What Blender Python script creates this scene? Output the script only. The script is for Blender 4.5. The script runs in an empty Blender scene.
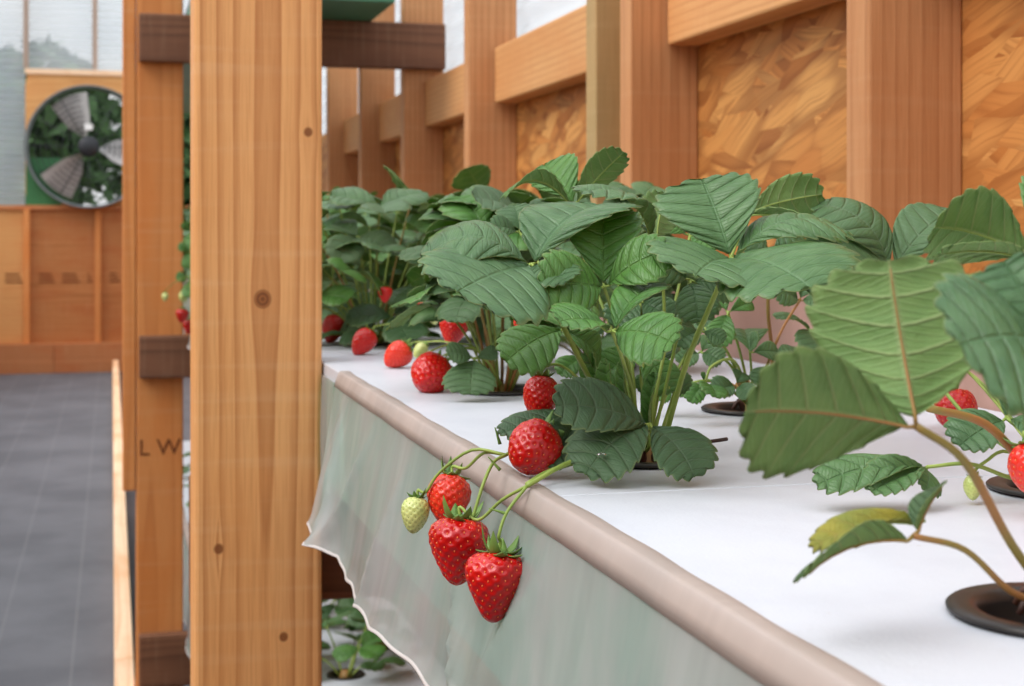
import bpy, bmesh, math, random
import numpy as np
from mathutils import Vector, Matrix, Quaternion

random.seed(7)
rng = np.random.default_rng(11)
S = bpy.context.scene
COL = S.collection

# ------------------------------------------------------------------ camera
F = 1500.0                       # focal length in pixels of a 1024 x 686 frame
VPX, HOR = 112.0, 232.0          # where the aisle runs to, and the horizon row
TH = math.atan((512 - VPX) / F)
CT, ST = math.cos(TH), math.sin(TH)
EYE = 1.65
cam_d = bpy.data.cameras.new('camera')
cam = bpy.data.objects.new('camera', cam_d)
COL.objects.link(cam)
cam.location = (0, 0, EYE)
cam.rotation_euler = (math.pi / 2, 0, -TH)
cam_d.sensor_width = 36
cam_d.lens = F / 1024 * 36
cam_d.shift_y = -(343 - HOR) / 1024
cam_d.clip_start = .02
cam_d.clip_end = 200
cam_d.dof.use_dof = True
cam_d.dof.focus_distance = 1.08
cam_d.dof.aperture_fstop = 14
S.camera = cam

# ------------------------------------------------------------------ light
S.view_settings.view_transform = 'Standard'
S.view_settings.look = 'None'
S.view_settings.gamma = 1
S.view_settings.use_curve_mapping = False
S.view_settings.exposure = 0.32
world = bpy.data.worlds.new('overcast')
S.world = world
world.use_nodes = True
wn = world.node_tree
wn.nodes.clear()
wo = wn.nodes.new('ShaderNodeOutputWorld')
wb = wn.nodes.new('ShaderNodeBackground')
wtc = wn.nodes.new('ShaderNodeTexCoord')
wsep = wn.nodes.new('ShaderNodeSeparateXYZ')
wr = wn.nodes.new('ShaderNodeValToRGB')
wr.color_ramp.elements[0].position = 0.0
wr.color_ramp.elements[0].color = (.66, .67, .68, 1)
wr.color_ramp.elements[1].position = 1.0
wr.color_ramp.elements[1].color = (1.38, 1.42, 1.50, 1)
wn.links.new(wtc.outputs['Generated'], wsep.inputs[0])
wn.links.new(wsep.outputs['Z'], wr.inputs[0])
wn.links.new(wr.outputs[0], wb.inputs[0])
wb.inputs[1].default_value = 1.05
wn.links.new(wb.outputs[0], wo.inputs[0])
sun_d = bpy.data.lights.new('sun', 'SUN')
sun_d.energy = 2.0
sun_d.angle = math.radians(40)
sun_d.color = (1, .97, .93)
sun = bpy.data.objects.new('sun', sun_d)
COL.objects.link(sun)
sun.rotation_euler = (math.radians(8), math.radians(-42), 0)

# ------------------------------------------------------------------ helpers
FWD = Vector((ST, CT, 0))
RGT = Vector((CT, -ST, 0))
UP = Vector((0, 0, 1))


def P(u, v, d):
    """world point seen at photo pixel (u, v) at distance d along the view axis"""
    return Vector((0, 0, EYE)) + FWD * d + RGT * ((u - 512) / F * d) + UP * ((HOR - v) / F * d)


def CV(r, u, t):
    """direction given as right, up, towards the viewer"""
    return (RGT * r + UP * u - FWD * t).normalized()


def lin(r, g, b):
    def f(c):
        c /= 255
        return c / 12.92 if c <= .04045 else ((c + .055) / 1.055) ** 2.4
    return (f(r), f(g), f(b), 1)


def tag(o, label=None, cat=None, group=None, kind=None):
    if label:
        o['label'] = label
    if cat:
        o['category'] = cat
    if group:
        o['group'] = group
    if kind:
        o['kind'] = kind
    return o


def mesh(name, V, Fc, mats, parent=None, smooth=True, mi=None, uv=None, loc=None):
    me = bpy.data.meshes.new(name)
    me.from_pydata([tuple(map(float, v)) for v in V], [], [tuple(f) for f in Fc])
    for m in (mats if isinstance(mats, (list, tuple)) else [mats]):
        me.materials.append(m)
    if mi is not None:
        me.polygons.foreach_set('material_index', np.asarray(mi, dtype=np.int32))
    me.polygons.foreach_set('use_smooth', [bool(smooth)] * len(me.polygons))
    if uv is not None:
        l = me.uv_layers.new(name='UVMap')
        li = np.empty(len(me.loops), dtype=np.int32)
        me.loops.foreach_get('vertex_index', li)
        l.data.foreach_set('uv', np.asarray(uv, dtype=np.float32)[li].ravel())
    me.update()
    return link(name, me, parent, loc)


def link(name, me, parent=None, loc=None):
    o = bpy.data.objects.new(name, me)
    COL.objects.link(o)
    if parent:
        o.parent = parent
    if loc is not None:
        o.location = loc
    return o


def from_bm(name, bm, mats, parent=None, smooth=False, loc=None):
    me = bpy.data.meshes.new(name)
    bm.normal_update()
    bm.to_mesh(me)
    bm.free()
    for m in (mats if isinstance(mats, (list, tuple)) else [mats]):
        me.materials.append(m)
    me.polygons.foreach_set('use_smooth', [bool(smooth)] * len(me.polygons))
    return link(name, me, parent, loc)


def empty(name, loc=(0, 0, 0), M=None):
    o = bpy.data.objects.new(name, None)
    o.empty_display_size = .02
    COL.objects.link(o)
    if M is not None:
        o.matrix_world = M
    else:
        o.location = loc
    return o


def bm_box(bm, lo, hi, bevel=0.0, seg=2):
    lo = Vector(lo); hi = Vector(hi)
    r = bmesh.ops.create_cube(bm, size=1)
    c = (lo + hi) / 2; s = hi - lo
    for v in r['verts']:
        v.co = Vector((v.co.x * s.x, v.co.y * s.y, v.co.z * s.z)) + c
    if bevel:
        es = list({e for v in r['verts'] for e in v.link_edges})
        bmesh.ops.bevel(bm, geom=es, offset=bevel, segments=seg, affect='EDGES', profile=.5)


def timber(name, x0, x1, y0, y1, z0, z1, m, parent=None, bevel=.004, base=(0, 0, 0)):
    """one board: origin at its centre so each board has its own grain"""
    c = Vector(((x0 + x1) / 2, (y0 + y1) / 2, (z0 + z1) / 2))
    h = Vector((x1 - x0, y1 - y0, z1 - z0)) / 2
    bm = bmesh.new()
    bm_box(bm, -h, h, bevel)
    return from_bm(name, bm, m, parent, False, c - Vector(base))


def spline(pts, n):
    """Catmull-Rom through the points"""
    pts = [Vector(p) for p in pts]
    if len(pts) == 2:
        return [pts[0].lerp(pts[1], i / n) for i in range(n + 1)]
    q = [pts[0] * 2 - pts[1]] + pts + [pts[-1] * 2 - pts[-2]]
    out = []
    k = len(pts) - 1
    for i in range(n + 1):
        t = i / n * k
        j = min(int(t), k - 1)
        t -= j
        a, b, c, d = q[j:j + 4]
        out.append(.5 * ((2 * b) + (c - a) * t + (2 * a - 5 * b + 4 * c - d) * t * t + (3 * b - a - 3 * c + d) * t ** 3))
    return out


def tube_data(pts, r0, r1, n=14, seg=8, bulge=None):
    p = spline(pts, n)
    V, Fc = [], []
    t = (p[1] - p[0]).normalized()
    a = t.orthogonal().normalized()
    for i, c in enumerate(p):
        tt = (p[min(i + 1, n)] - p[max(i - 1, 0)]).normalized()
        a = (a - tt * a.dot(tt)).normalized()
        b = tt.cross(a)
        r = r0 + (r1 - r0) * i / n
        if bulge:
            r *= bulge(i / n)
        for k in range(seg):
            an = 2 * math.pi * k / seg
            V.append(c + a * (r * math.cos(an)) + b * (r * math.sin(an)))
    for i in range(n):
        for k in range(seg):
            k2 = (k + 1) % seg
            Fc.append((i * seg + k, i * seg + k2, (i + 1) * seg + k2, (i + 1) * seg + k))
    Fc.append(tuple(range(seg))[::-1])
    Fc.append(tuple(n * seg + k for k in range(seg)))
    return V, Fc


def merge(parts):
    V, Fc = [], []
    for v, f in parts:
        o = len(V)
        V += list(v)
        Fc += [tuple(i + o for i in q) for q in f]
    return V, Fc


def tube(name, pts, r0, r1, m, parent=None, n=14, seg=8, bulge=None):
    V, Fc = tube_data(pts, r0, r1, n, seg, bulge)
    return mesh(name, V, Fc, m, parent)


def lathe_data(prof, seg=40, c=(0, 0, 0)):
    V, Fc = [], []
    for (r, z) in prof:
        for k in range(seg):
            a = 2 * math.pi * k / seg
            V.append((c[0] + r * math.cos(a), c[1] + r * math.sin(a), c[2] + z))
    for i in range(len(prof) - 1):
        for k in range(seg):
            k2 = (k + 1) % seg
            Fc.append((i * seg + k, i * seg + k2, (i + 1) * seg + k2, (i + 1) * seg + k))
    return V, Fc


# ------------------------------------------------------------------ materials
class NT:
    def __init__(s, name):
        s.m = bpy.data.materials.new(name)
        s.m.use_nodes = True
        s.t = s.m.node_tree
        s.t.nodes.clear()
        s.out = s.n('ShaderNodeOutputMaterial')

    def n(s, ty, **kw):
        x = s.t.nodes.new(ty)
        for k, v in kw.items():
            setattr(x, k, v)
        return x

    def l(s, a, b):
        s.t.links.new(a, b)

    def math(s, op, a, b=None, c=None, clamp=False):
        x = s.n('ShaderNodeMath', operation=op, use_clamp=clamp)
        for i, q in enumerate((a, b, c)):
            if q is None:
                continue
            if isinstance(q, (int, float)):
                x.inputs[i].default_value = q
            else:
                s.l(q, x.inputs[i])
        return x.outputs[0]

    def mix(s, fac, a, b, blend='MIX'):
        x = s.n('ShaderNodeMix', data_type='RGBA', blend_type=blend)
        x.clamp_factor = True
        for i, q in ((0, fac), (6, a), (7, b)):
            if isinstance(q, (int, float)):
                x.inputs[i].default_value = q
            elif isinstance(q, tuple):
                x.inputs[i].default_value = q
            else:
                s.l(q, x.inputs[i])
        return x.outputs[2]

    def ramp(s, v, pts):
        x = s.n('ShaderNodeValToRGB')
        e = x.color_ramp.elements
        while len(e) < len(pts):
            e.new(.5)
        for i, (p, c) in enumerate(pts):
            e[i].position = p
            e[i].color = c if isinstance(c, tuple) else (c, c, c, 1)
        s.l(v, x.inputs[0])
        return x.outputs[0]

    def smooth(s, v, a, b, lo=0., hi=1.):
        x = s.n('ShaderNodeMapRange', interpolation_type='SMOOTHSTEP')
        x.inputs[1].default_value = a
        x.inputs[2].default_value = b
        x.inputs[3].default_value = lo
        x.inputs[4].default_value = hi
        s.l(v, x.inputs[0])
        return x.outputs[0]

    def noise(s, vec, scale, detail=3, rough=.55, dist=0):
        x = s.n('ShaderNodeTexNoise')
        x.inputs['Scale'].default_value = scale
        x.inputs['Detail'].default_value = detail
        x.inputs['Roughness'].default_value = rough
        x.inputs['Distortion'].default_value = dist
        if vec is not None:
            s.l(vec, x.inputs['Vector'])
        return x.outputs['Fac']

    def coord(s, scale=(1, 1, 1), offset=True, rot=(0, 0, 0)):
        tc = s.n('ShaderNodeTexCoord')
        v = tc.outputs['Object']
        if offset:
            oi = s.n('ShaderNodeObjectInfo')
            a = s.n('ShaderNodeVectorMath', operation='SCALE')
            a.inputs[0].default_value = (37.1, 23.7, 51.3)
            s.l(oi.outputs['Random'], a.inputs['Scale'])
            b = s.n('ShaderNodeVectorMath', operation='ADD')
            s.l(v, b.inputs[0]); s.l(a.outputs[0], b.inputs[1])
            v = b.outputs[0]
        mp = s.n('ShaderNodeMapping')
        mp.inputs['Scale'].default_value = scale
        mp.inputs['Rotation'].default_value = rot
        s.l(v, mp.inputs[0])
        return mp.outputs[0]

    def pbr(s, color, rough=.5, normal=None, alpha=None, spec=.5, **kw):
        p = s.n('ShaderNodeBsdfPrincipled')
        for k, q in (('Base Color', color), ('Roughness', rough), ('Normal', normal), ('Alpha', alpha), ('Specular IOR Level', spec)):
            if q is None:
                continue
            if isinstance(q, (int, float, tuple)):
                p.inputs[k].default_value = q
            else:
                s.l(q, p.inputs[k])
        for k, q in kw.items():
            p.inputs[k.replace('_', ' ')].default_value = q
        return p

    def bump(s, h, strength=.3, dist=.002, normal=None):
        b = s.n('ShaderNodeBump')
        b.inputs['Strength'].default_value = strength
        b.inputs['Distance'].default_value = dist
        s.l(h, b.inputs['Height'])
        if normal is not None:
            s.l(normal, b.inputs['Normal'])
        return b.outputs[0]

    def done(s, sh):
        s.l(sh.outputs[0] if hasattr(sh, 'outputs') else sh, s.out.inputs[0])
        return s.m


def wood(name, light, dark, axis='Z', ring=26, dist=5.0, blotch=None, knots=(), rough=.6, contrast=1.0, centre=(.03, .16), sawn_amt=.07):
    """sawn softwood: growth rings round a log axis, fibres and knots"""
    k = NT(name)
    al = {'X': 0, 'Y': 1, 'Z': 2}[axis]
    rot = {'Z': (0, 0, 0), 'Y': (math.pi / 2, 0, 0), 'X': (0, math.pi / 2, 0)}[axis]
    tc = k.n('ShaderNodeTexCoord')
    mp = k.n('ShaderNodeMapping')
    mp.inputs['Rotation'].default_value = rot      # grain now along local Z
    k.l(tc.outputs['Object'], mp.inputs[0])
    oi = k.n('ShaderNodeObjectInfo')
    sep = k.n('ShaderNodeSeparateXYZ')
    k.l(mp.outputs[0], sep.inputs[0])
    x, y, z = sep.outputs
    knotmask = None
    ringmask = None
    for (kx, kz, kr) in knots:
        dx = k.math('SUBTRACT', x, kx)
        dz = k.math('SUBTRACT', z, kz)
        g = k.math('ADD', k.math('POWER', k.math('DIVIDE', dx, kr * 2.2), 2.0), k.math('POWER', k.math('DIVIDE', dz, kr * 5.5), 2.0))
        e = k.math('POWER', 2.718, k.math('MULTIPLY', g, -1.0))
        x = k.math('ADD', x, k.math('MULTIPLY', k.math('MULTIPLY', k.math('SIGN', dx), e), -kr * .75))
        q = k.math('SQRT', k.math('ADD', k.math('POWER', k.math('DIVIDE', dx, kr), 2.0), k.math('POWER', k.math('DIVIDE', dz, kr * 1.1), 2.0)))
        mk = k.smooth(q, .75, 1.15, 1., 0.)
        knotmask = mk if knotmask is None else k.math('MAXIMUM', knotmask, mk)
        rm = k.math('MULTIPLY', mk, k.math('ADD', .5, k.math('MULTIPLY', .5, k.math('SINE', k.math('MULTIPLY', q, 14.)))))
        ringmask = rm if ringmask is None else k.math('MAXIMUM', ringmask, rm)
    off = k.math('MULTIPLY', oi.outputs['Random'], 40.)
    cb = k.n('ShaderNodeCombineXYZ')
    k.l(k.math('ADD', x, centre[0]), cb.inputs[0])
    k.l(k.math('ADD', y, centre[1]), cb.inputs[1])
    k.l(k.math('ADD', k.math('MULTIPLY', z, .10), off), cb.inputs[2])
    w = k.n('ShaderNodeTexWave', wave_type='RINGS', rings_direction='Z', wave_profile='SAW')
    w.inputs['Scale'].default_value = ring
    w.inputs['Distortion'].default_value = dist
    w.inputs['Detail'].default_value = 2
    w.inputs['Detail Scale'].default_value = 7.0 / max(ring, 1) * 1.2
    w.inputs['Detail Roughness'].default_value = .4
    k.l(cb.outputs[0], w.inputs['Vector'])
    late = k.ramp(w.outputs['Fac'], [(0, 0.), (.55, .12), (.86, .75), (.95, 1.), (1., .0)])
    sc = k.n('ShaderNodeVectorMath', operation='MULTIPLY')
    sc.inputs[1].default_value = (1, 1, .25)
    k.l(cb.outputs[0], sc.inputs[0])
    fib = k.noise(sc.outputs[0], 420, 2, .6)
    cz = k.n('ShaderNodeCombineXYZ')
    k.l(x, cz.inputs[0]); k.l(y, cz.inputs[1])
    k.l(k.math('ADD', k.math('MULTIPLY', z, .35), off), cz.inputs[2])
    bl = k.noise(cz.outputs[0], 7.0, 3, .5)
    saw = k.noise(None, 1)
    sm = k.n('ShaderNodeMapping')
    sm.inputs['Scale'].default_value = (3, 3, 130)
    k.l(cz.outputs[0], sm.inputs[0])
    sawn = k.noise(sm.outputs[0], 1.0, 2, .6)
    c = k.mix(k.math('MULTIPLY', late, .72 * contrast), light, dark)
    c = k.mix(k.smooth(bl, .42, .72, 0, .75), c, blotch or dark, 'MIX') if blotch else c
    c = k.mix(k.smooth(fib, .35, .75, 0., .28), c, dark)
    c = k.mix(k.smooth(sawn, .5, .75, 0., sawn_amt), c, lin(235, 205, 165))
    hv = k.n('ShaderNodeHueSaturation')
    k.l(k.math('ADD', .9, k.math('MULTIPLY', oi.outputs['Random'], .2)), hv.inputs['Value'])
    k.l(c, hv.inputs['Color'])
    c = hv.outputs[0]
    if knotmask is not None:
        c = k.mix(k.math('MULTIPLY', knotmask, .8), c, lin(140, 78, 36))
        c = k.mix(k.math('MULTIPLY', ringmask, .6), c, lin(80, 42, 22))
    b = k.bump(k.math('ADD', k.math('MULTIPLY', late, .5), fib), .25, .0012)
    return k.done(k.pbr(c, rough, b, spec=.3))


W_POST = wood('fir_post', lin(226, 168, 108), lin(164, 98, 50), 'Z', 17, 3.2, lin(218, 152, 88),
              knots=((.005, -.040, .0115), (-.053, -.372, .0065), (.033, -.495, .006), (.066, .185, .006)), centre=(-.010, .085), contrast=.95, sawn_amt=.10)
W_ORANGE = wood('orange_fir', lin(218, 146, 84), lin(184, 108, 54), 'Z', 15, 4, lin(214, 130, 64), contrast=.7)
W_STUD = wood('stud_wood', lin(208, 152, 104), lin(154, 96, 54), 'Z', 17, 3.0, lin(194, 132, 84), centre=(-.02, .045), contrast=.75)
W_TREAT = wood('treated_stud_wood', lin(190, 156, 106), lin(150, 118, 76), 'Z', 20, 4, lin(166, 142, 96))
W_RAIL = wood('rail_wood', lin(222, 168, 112), lin(184, 120, 68), 'Y', 18, 4, lin(212, 148, 92), contrast=.8)
W_BROWN = wood('weathered_beam', lin(132, 90, 66), lin(84, 55, 40), 'X', 26, 6, lin(106, 70, 52))
W_KERB = wood('kerb_wood', lin(242, 210, 176), lin(216, 166, 124), 'Y', 22, 5, lin(220, 164, 114))
W_SILL = wood('sill_wood', lin(196, 132, 86), lin(150, 92, 54), 'X', 22, 6, lin(188, 108, 62))
W_PLY = wood('plywood', lin(192, 128, 76), lin(160, 98, 52), 'X', 8, 9, lin(180, 106, 58))
W_PLYL = wood('pale_plywood', lin(222, 166, 104), lin(200, 136, 78), 'X', 8, 9, lin(214, 150, 90))


def osb():
    k = NT('strand_board')
    tc = k.n('ShaderNodeTexCoord')
    sep = k.n('ShaderNodeSeparateXYZ')
    k.l(tc.outputs['Object'], sep.inputs[0])
    cb = k.n('ShaderNodeCombineXYZ')
    k.l(sep.outputs[1], cb.inputs[0]); k.l(sep.outputs[2], cb.inputs[1])
    wob = k.n('ShaderNodeTexNoise')
    wob.inputs['Scale'].default_value = 9
    wob.inputs['Detail'].default_value = 2
    k.l(cb.outputs[0], wob.inputs['Vector'])
    wa = k.n('ShaderNodeVectorMath', operation='MULTIPLY_ADD')
    wa.inputs[1].default_value = (.014, .014, 0)
    k.l(wob.outputs['Color'], wa.inputs[0]); k.l(cb.outputs[0], wa.inputs[2])
    base = None
    hsum = None
    for i, (rot, sx, sy) in enumerate(((.1, 4.5, 24), (-.4, 5, 30), (.55, 4, 20), (-.15, 6, 34), (.25, 7, 26))):
        mp = k.n('ShaderNodeMapping')
        mp.inputs['Rotation'].default_value = (0, 0, rot)
        mp.inputs['Location'].default_value = (i * 3.1, i * 1.7, 0)
        k.l(wa.outputs[0], mp.inputs[0])
        m2 = k.n('ShaderNodeMapping')
        m2.inputs['Scale'].default_value = (sx, sy, 1)
        k.l(mp.outputs[0], m2.inputs[0])
        vo = k.n('ShaderNodeTexVoronoi', feature='F1')
        vo.inputs['Scale'].default_value = 1
        k.l(m2.outputs[0], vo.inputs['Vector'])
        sc = k.n('ShaderNodeSeparateColor')
        k.l(vo.outputs['Color'], sc.inputs[0])
        col = k.ramp(sc.outputs[0], [(0, lin(172, 108, 52)), (.25, lin(196, 132, 70)), (.6, lin(208, 148, 82)), (.9, lin(214, 160, 94)), (1., lin(150, 88, 42))])
        m3 = k.n('ShaderNodeMapping')
        m3.inputs['Scale'].default_value = (sx * .7, sy * 7, 1)
        k.l(mp.outputs[0], m3.inputs[0])
        g = k.noise(m3.outputs[0], 1, 3, .6)
        col = k.mix(k.smooth(g, .46, .72, 0, .6), col, lin(142, 84, 40))
        ed = k.smooth(vo.outputs['Distance'], .42, .75, 0., .5)
        col = k.mix(ed, col, lin(122, 66, 28))
        if base is None:
            base, hsum = col, sc.outputs[2]
        else:
            f = k.math('GREATER_THAN', sc.outputs[1], .52)
            base = k.mix(f, base, col)
            hsum = k.math('ADD', k.math('MULTIPLY', f, sc.outputs[2]), k.math('MULTIPLY', k.math('SUBTRACT', 1., f), hsum))
    big = k.noise(cb.outputs[0], 3, 2)
    base = k.mix(k.smooth(big, .45, .7, 0, .4), base, lin(196, 120, 58))
    return k.done(k.pbr(base, .6, k.bump(hsum, .5, .002), spec=.3))


OSB = osb()


def leaf_mat(name, c1, c2, vein, rough, under=False, trans=.30):
    k = NT(name)
    uvn = k.n('ShaderNodeUVMap')
    sep = k.n('ShaderNodeSeparateXYZ')
    k.l(uvn.outputs[0], sep.inputs[0])
    t = k.math('ABSOLUTE', k.math('SUBTRACT', k.math('MULTIPLY', sep.outputs[0], 2.), 1.))
    fr = k.math('ABSOLUTE', k.math('SUBTRACT', k.math('FRACT', k.math('ADD', sep.outputs[1], .5)), .5))
    lat = k.smooth(fr, .0, .10 if under else .13, 1., 0.)
    lat = k.math('MULTIPLY', lat, k.smooth(t, .55, 1., 1., .35))
    mid = k.smooth(t, .0, .075 if under else .05, 1., 0.)
    vn = k.math('MAXIMUM', lat, mid)
    # fine side veinlets
    fr2 = k.math('ABSOLUTE', k.math('SUBTRACT', k.math('FRACT', k.math('MULTIPLY', k.math('ADD', sep.outputs[1], k.math('MULTIPLY', t, 1.1)), 4.)), .5))
    v2 = k.smooth(fr2, .0, .2, 1., 0.)
    oi = k.n('ShaderNodeObjectInfo')
    co = k.coord((1, 1, 1), True)
    nz = k.noise(co, 55, 3)
    c = k.mix(k.smooth(nz, .3, .75), c1, c2)
    fresh = k.mix(.5, c1, lin(120, 160, 70))
    c = k.mix(k.math('MULTIPLY', oi.outputs['Random'], .35), c, fresh)
    c = k.mix(k.math('MULTIPLY', vn, .60 if under else .26), c, vein)
    c = k.mix(k.math('MULTIPLY', v2, .10), c, vein)
    edge = k.smooth(t, .93, 1.0, 0., .45)
    c = k.mix(edge, c, lin(150, 160, 110))
    fine = k.noise(co, 700, 2)
    h = k.math('ADD', k.math('MULTIPLY', vn, .8 if under else -1.), k.math('MULTIPLY', fine, .35))
    h = k.math('ADD', h, k.math('MULTIPLY', v2, .25 if under else -.25))
    b = k.bump(h, .8, .0013)
    p = k.pbr(c, rough, b, spec=.5)
    tr = k.n('ShaderNodeBsdfTranslucent')
    k.l(k.mix(.5, c, lin(150, 190, 60)), tr.inputs[0])
    ms = k.n('ShaderNodeMixShader')
    ms.inputs[0].default_value = trans
    k.l(p.outputs[0], ms.inputs[1]); k.l(tr.outputs[0], ms.inputs[2])
    return k.done(ms)


LT_DARK = leaf_mat('leaf_top_dark', lin(92, 128, 84), lin(66, 104, 64), lin(120, 158, 118), .33)
LT_FRESH = leaf_mat('leaf_top_fresh', lin(92, 142, 66), lin(68, 116, 52), lin(140, 176, 104), .36)
LB = leaf_mat('leaf_underside', lin(138, 170, 104), lin(116, 152, 90), lin(184, 196, 140), .6, True, .36)
LT_OLD = leaf_mat('leaf_top_old', lin(78, 108, 78), lin(60, 90, 62), lin(134, 150, 120), .5)
LB_YEL = leaf_mat('leaf_yellowed', lin(176, 158, 52), lin(128, 138, 60), lin(190, 170, 90), .6, True)


def stalk_mat(name, c1, c2):
    k = NT(name)
    co = k.coord((1, 1, .2))
    n = k.noise(co, 30, 2)
    f = k.noise(co, 600, 2)
    return k.done(k.pbr(k.mix(k.smooth(n, .35, .65), c1, c2), .5, k.bump(f, .2, .0004), spec=.4))


ST_GREEN = stalk_mat('green_stalk', lin(152, 172, 84), lin(126, 150, 66))
ST_BROWN = stalk_mat('reddish_stalk', lin(158, 110, 62), lin(134, 120, 58))
ST_DARK = stalk_mat('dry_stalk', lin(88, 56, 44), lin(64, 40, 34))
CALYX = stalk_mat('calyx_green', lin(120, 150, 72), lin(84, 120, 54))


def berry_mat(name, c1, c2, sss):
    k = NT(name)
    co = k.coord((1, 1, 1))
    n = k.noise(co, 25, 2)
    f = k.noise(co, 260, 2)
    p = k.pbr(k.mix(k.smooth(n, .3, .7), c1, c2), .3, k.bump(f, .06, .0006), spec=.42)
    p.inputs['Subsurface Weight'].default_value = .06
    p.inputs['Subsurface Radius'].default_value = sss
    p.inputs['Subsurface Scale'].default_value = .004
    p.inputs['Coat Weight'].default_value = .25
    p.inputs['Coat Roughness'].default_value = .1
    return k.done(p)


RED = berry_mat('ripe_red', lin(204, 14, 12), lin(176, 6, 10), (1, .25, .15))
RED_OR = berry_mat('orange_red', lin(222, 52, 28), lin(208, 30, 20), (1, .3, .15))
GREEN_B = berry_mat('unripe_green', lin(206, 210, 138), lin(176, 192, 104), (.8, .9, .3))


def plain(name, col, rough=.5, spec=.5, metal=0., nscale=None, namp=.15, bump=0., bdist=.001):
    k = NT(name)
    c = col
    nrm = None
    if nscale:
        n = k.noise(k.coord((1, 1, 1)), nscale, 4)
        d = tuple(x * (1 - namp * 2) for x in col[:3]) + (1,)
        c = k.mix(k.smooth(n, .3, .7), col, d)
        if bump:
            nrm = k.bump(n, bump, bdist)
    p = k.pbr(c, rough, nrm, spec=spec)
    p.inputs['Metallic'].default_value = metal
    return k.done(p)


SEED = plain('seed', lin(232, 122, 62), .35)
SEED_G = plain('green_seed', lin(120, 130, 50), .4)
BLACK_PL = plain('black_plastic', lin(38, 33, 31), .38, .5, 0, 40, .1)
MEDIA = plain('growing_medium', lin(112, 78, 52), .9, .2, 0, 160, .3, .8, .004)
FABRIC = None


def foam():
    k = NT('white_foam_board')
    co = k.coord((1, 1, 1), False)
    n = k.noise(co, 14, 4, .6)
    c = k.mix(k.smooth(n, .35, .8, 0, .5), lin(202, 206, 214), lin(186, 190, 200))
    sp = k.noise(co, 90, 2)
    c = k.mix(k.smooth(sp, .74, .80, 0, .35), c, lin(176, 170, 164))
    f = k.noise(co, 420, 3)
    nrm = k.bump(f, .22, .001, k.bump(n, .25, .004))
    return k.done(k.pbr(c, .42, nrm, spec=.4))


FOAM = foam()


def film(name, c1, c2, a0, a1, rough=.32):
    k = NT(name)
    co = k.coord((2.2, 2.2, .8), False)
    n = k.noise(co, 3.2, 4, .55, .6)
    co2 = k.coord((5, 5, 1.2), False, (.5, .0, .0))
    st = k.noise(co2, 2.0, 3, .6, .8)
    c = k.mix(k.smooth(n, .35, .65), c1, c2)
    c = k.mix(k.smooth(st, .60, .78, 0, .25), c, lin(232, 230, 228))
    p = k.pbr(c, rough, k.bump(k.math('ADD', n, k.math('MULTIPLY', st, .35)), .35, .012), spec=.5)
    tl = k.n('ShaderNodeBsdfTranslucent')
    k.l(c, tl.inputs[0])
    m0 = k.n('ShaderNodeMixShader')
    m0.inputs[0].default_value = .35
    k.l(p.outputs[0], m0.inputs[1]); k.l(tl.outputs[0], m0.inputs[2])
    tr = k.n('ShaderNodeBsdfTransparent')
    m1 = k.n('ShaderNodeMixShader')
    k.l(k.smooth(st, .3, .7, a0, a1), m1.inputs[0])
    k.l(tr.outputs[0], m1.inputs[1]); k.l(m0.outputs[0], m1.inputs[2])
    return k.done(m1)


FILM = film('milky_film', lin(200, 198, 198), lin(178, 193, 187), .66, .80, .26)
FILM_FOLD = film('film_fold', lin(208, 193, 184), lin(200, 187, 179), .78, .92, .4)
HEM = plain('film_hem', lin(196, 190, 187), .35)
FILM_BACK = film('film_back', lin(206, 168, 156), lin(192, 156, 142), .9, 1.0, .4)
LINER = plain('green_liner', lin(128, 182, 156), .5, .4, 0, 5, .12)
LINER_DK = plain('dark_green_liner', lin(70, 128, 100), .5, .4, 0, 5, .1)


def floor_mat():
    k = NT('ground_fabric')
    co = k.coord((1, 1, 1), False)
    n = k.noise(co, 1.6, 5, .6)
    f = k.noise(co, 160, 2)
    c = k.mix(k.smooth(n, .3, .7), lin(104, 106, 112), lin(86, 88, 94))
    sep = k.n('ShaderNodeSeparateXYZ')
    k.l(co, sep.inputs[0])
    st = k.math('ABSOLUTE', k.math('SUBTRACT', k.math('FRACT', k.math('MULTIPLY', sep.outputs[0], 3.4)), .5))
    c = k.mix(k.smooth(st, .0, .025, .45, 0.), c, lin(128, 130, 132))
    c = k.mix(k.smooth(f, .5, .8, 0, .3), c, lin(60, 62, 68))
    return k.done(k.pbr(c, .7, k.bump(f, .3, .002), spec=.3))


FABRIC = floor_mat()


def poly_mat():
    k = NT('clear_corrugated_sheet')
    co = k.coord((1, 1, 1), False)
    n = k.noise(co, .8, 3)
    c = k.mix(k.smooth(n, .35, .7), lin(238, 241, 244), lin(216, 224, 230))
    p = k.pbr(c, .25, None, spec=.5)
    tl = k.n('ShaderNodeBsdfTranslucent')
    k.l(c, tl.inputs[0])
    tr = k.n('ShaderNodeBsdfTransparent')
    a = k.n('ShaderNodeMixShader'); a.inputs[0].default_value = .62
    k.l(p.outputs[0], a.inputs[1]); k.l(tl.outputs[0], a.inputs[2])
    b = k.n('ShaderNodeMixShader'); b.inputs[0].default_value = .40
    k.l(tr.outputs[0], b.inputs[1]); k.l(a.outputs[0], b.inputs[2])
    return k.done(b)


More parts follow.
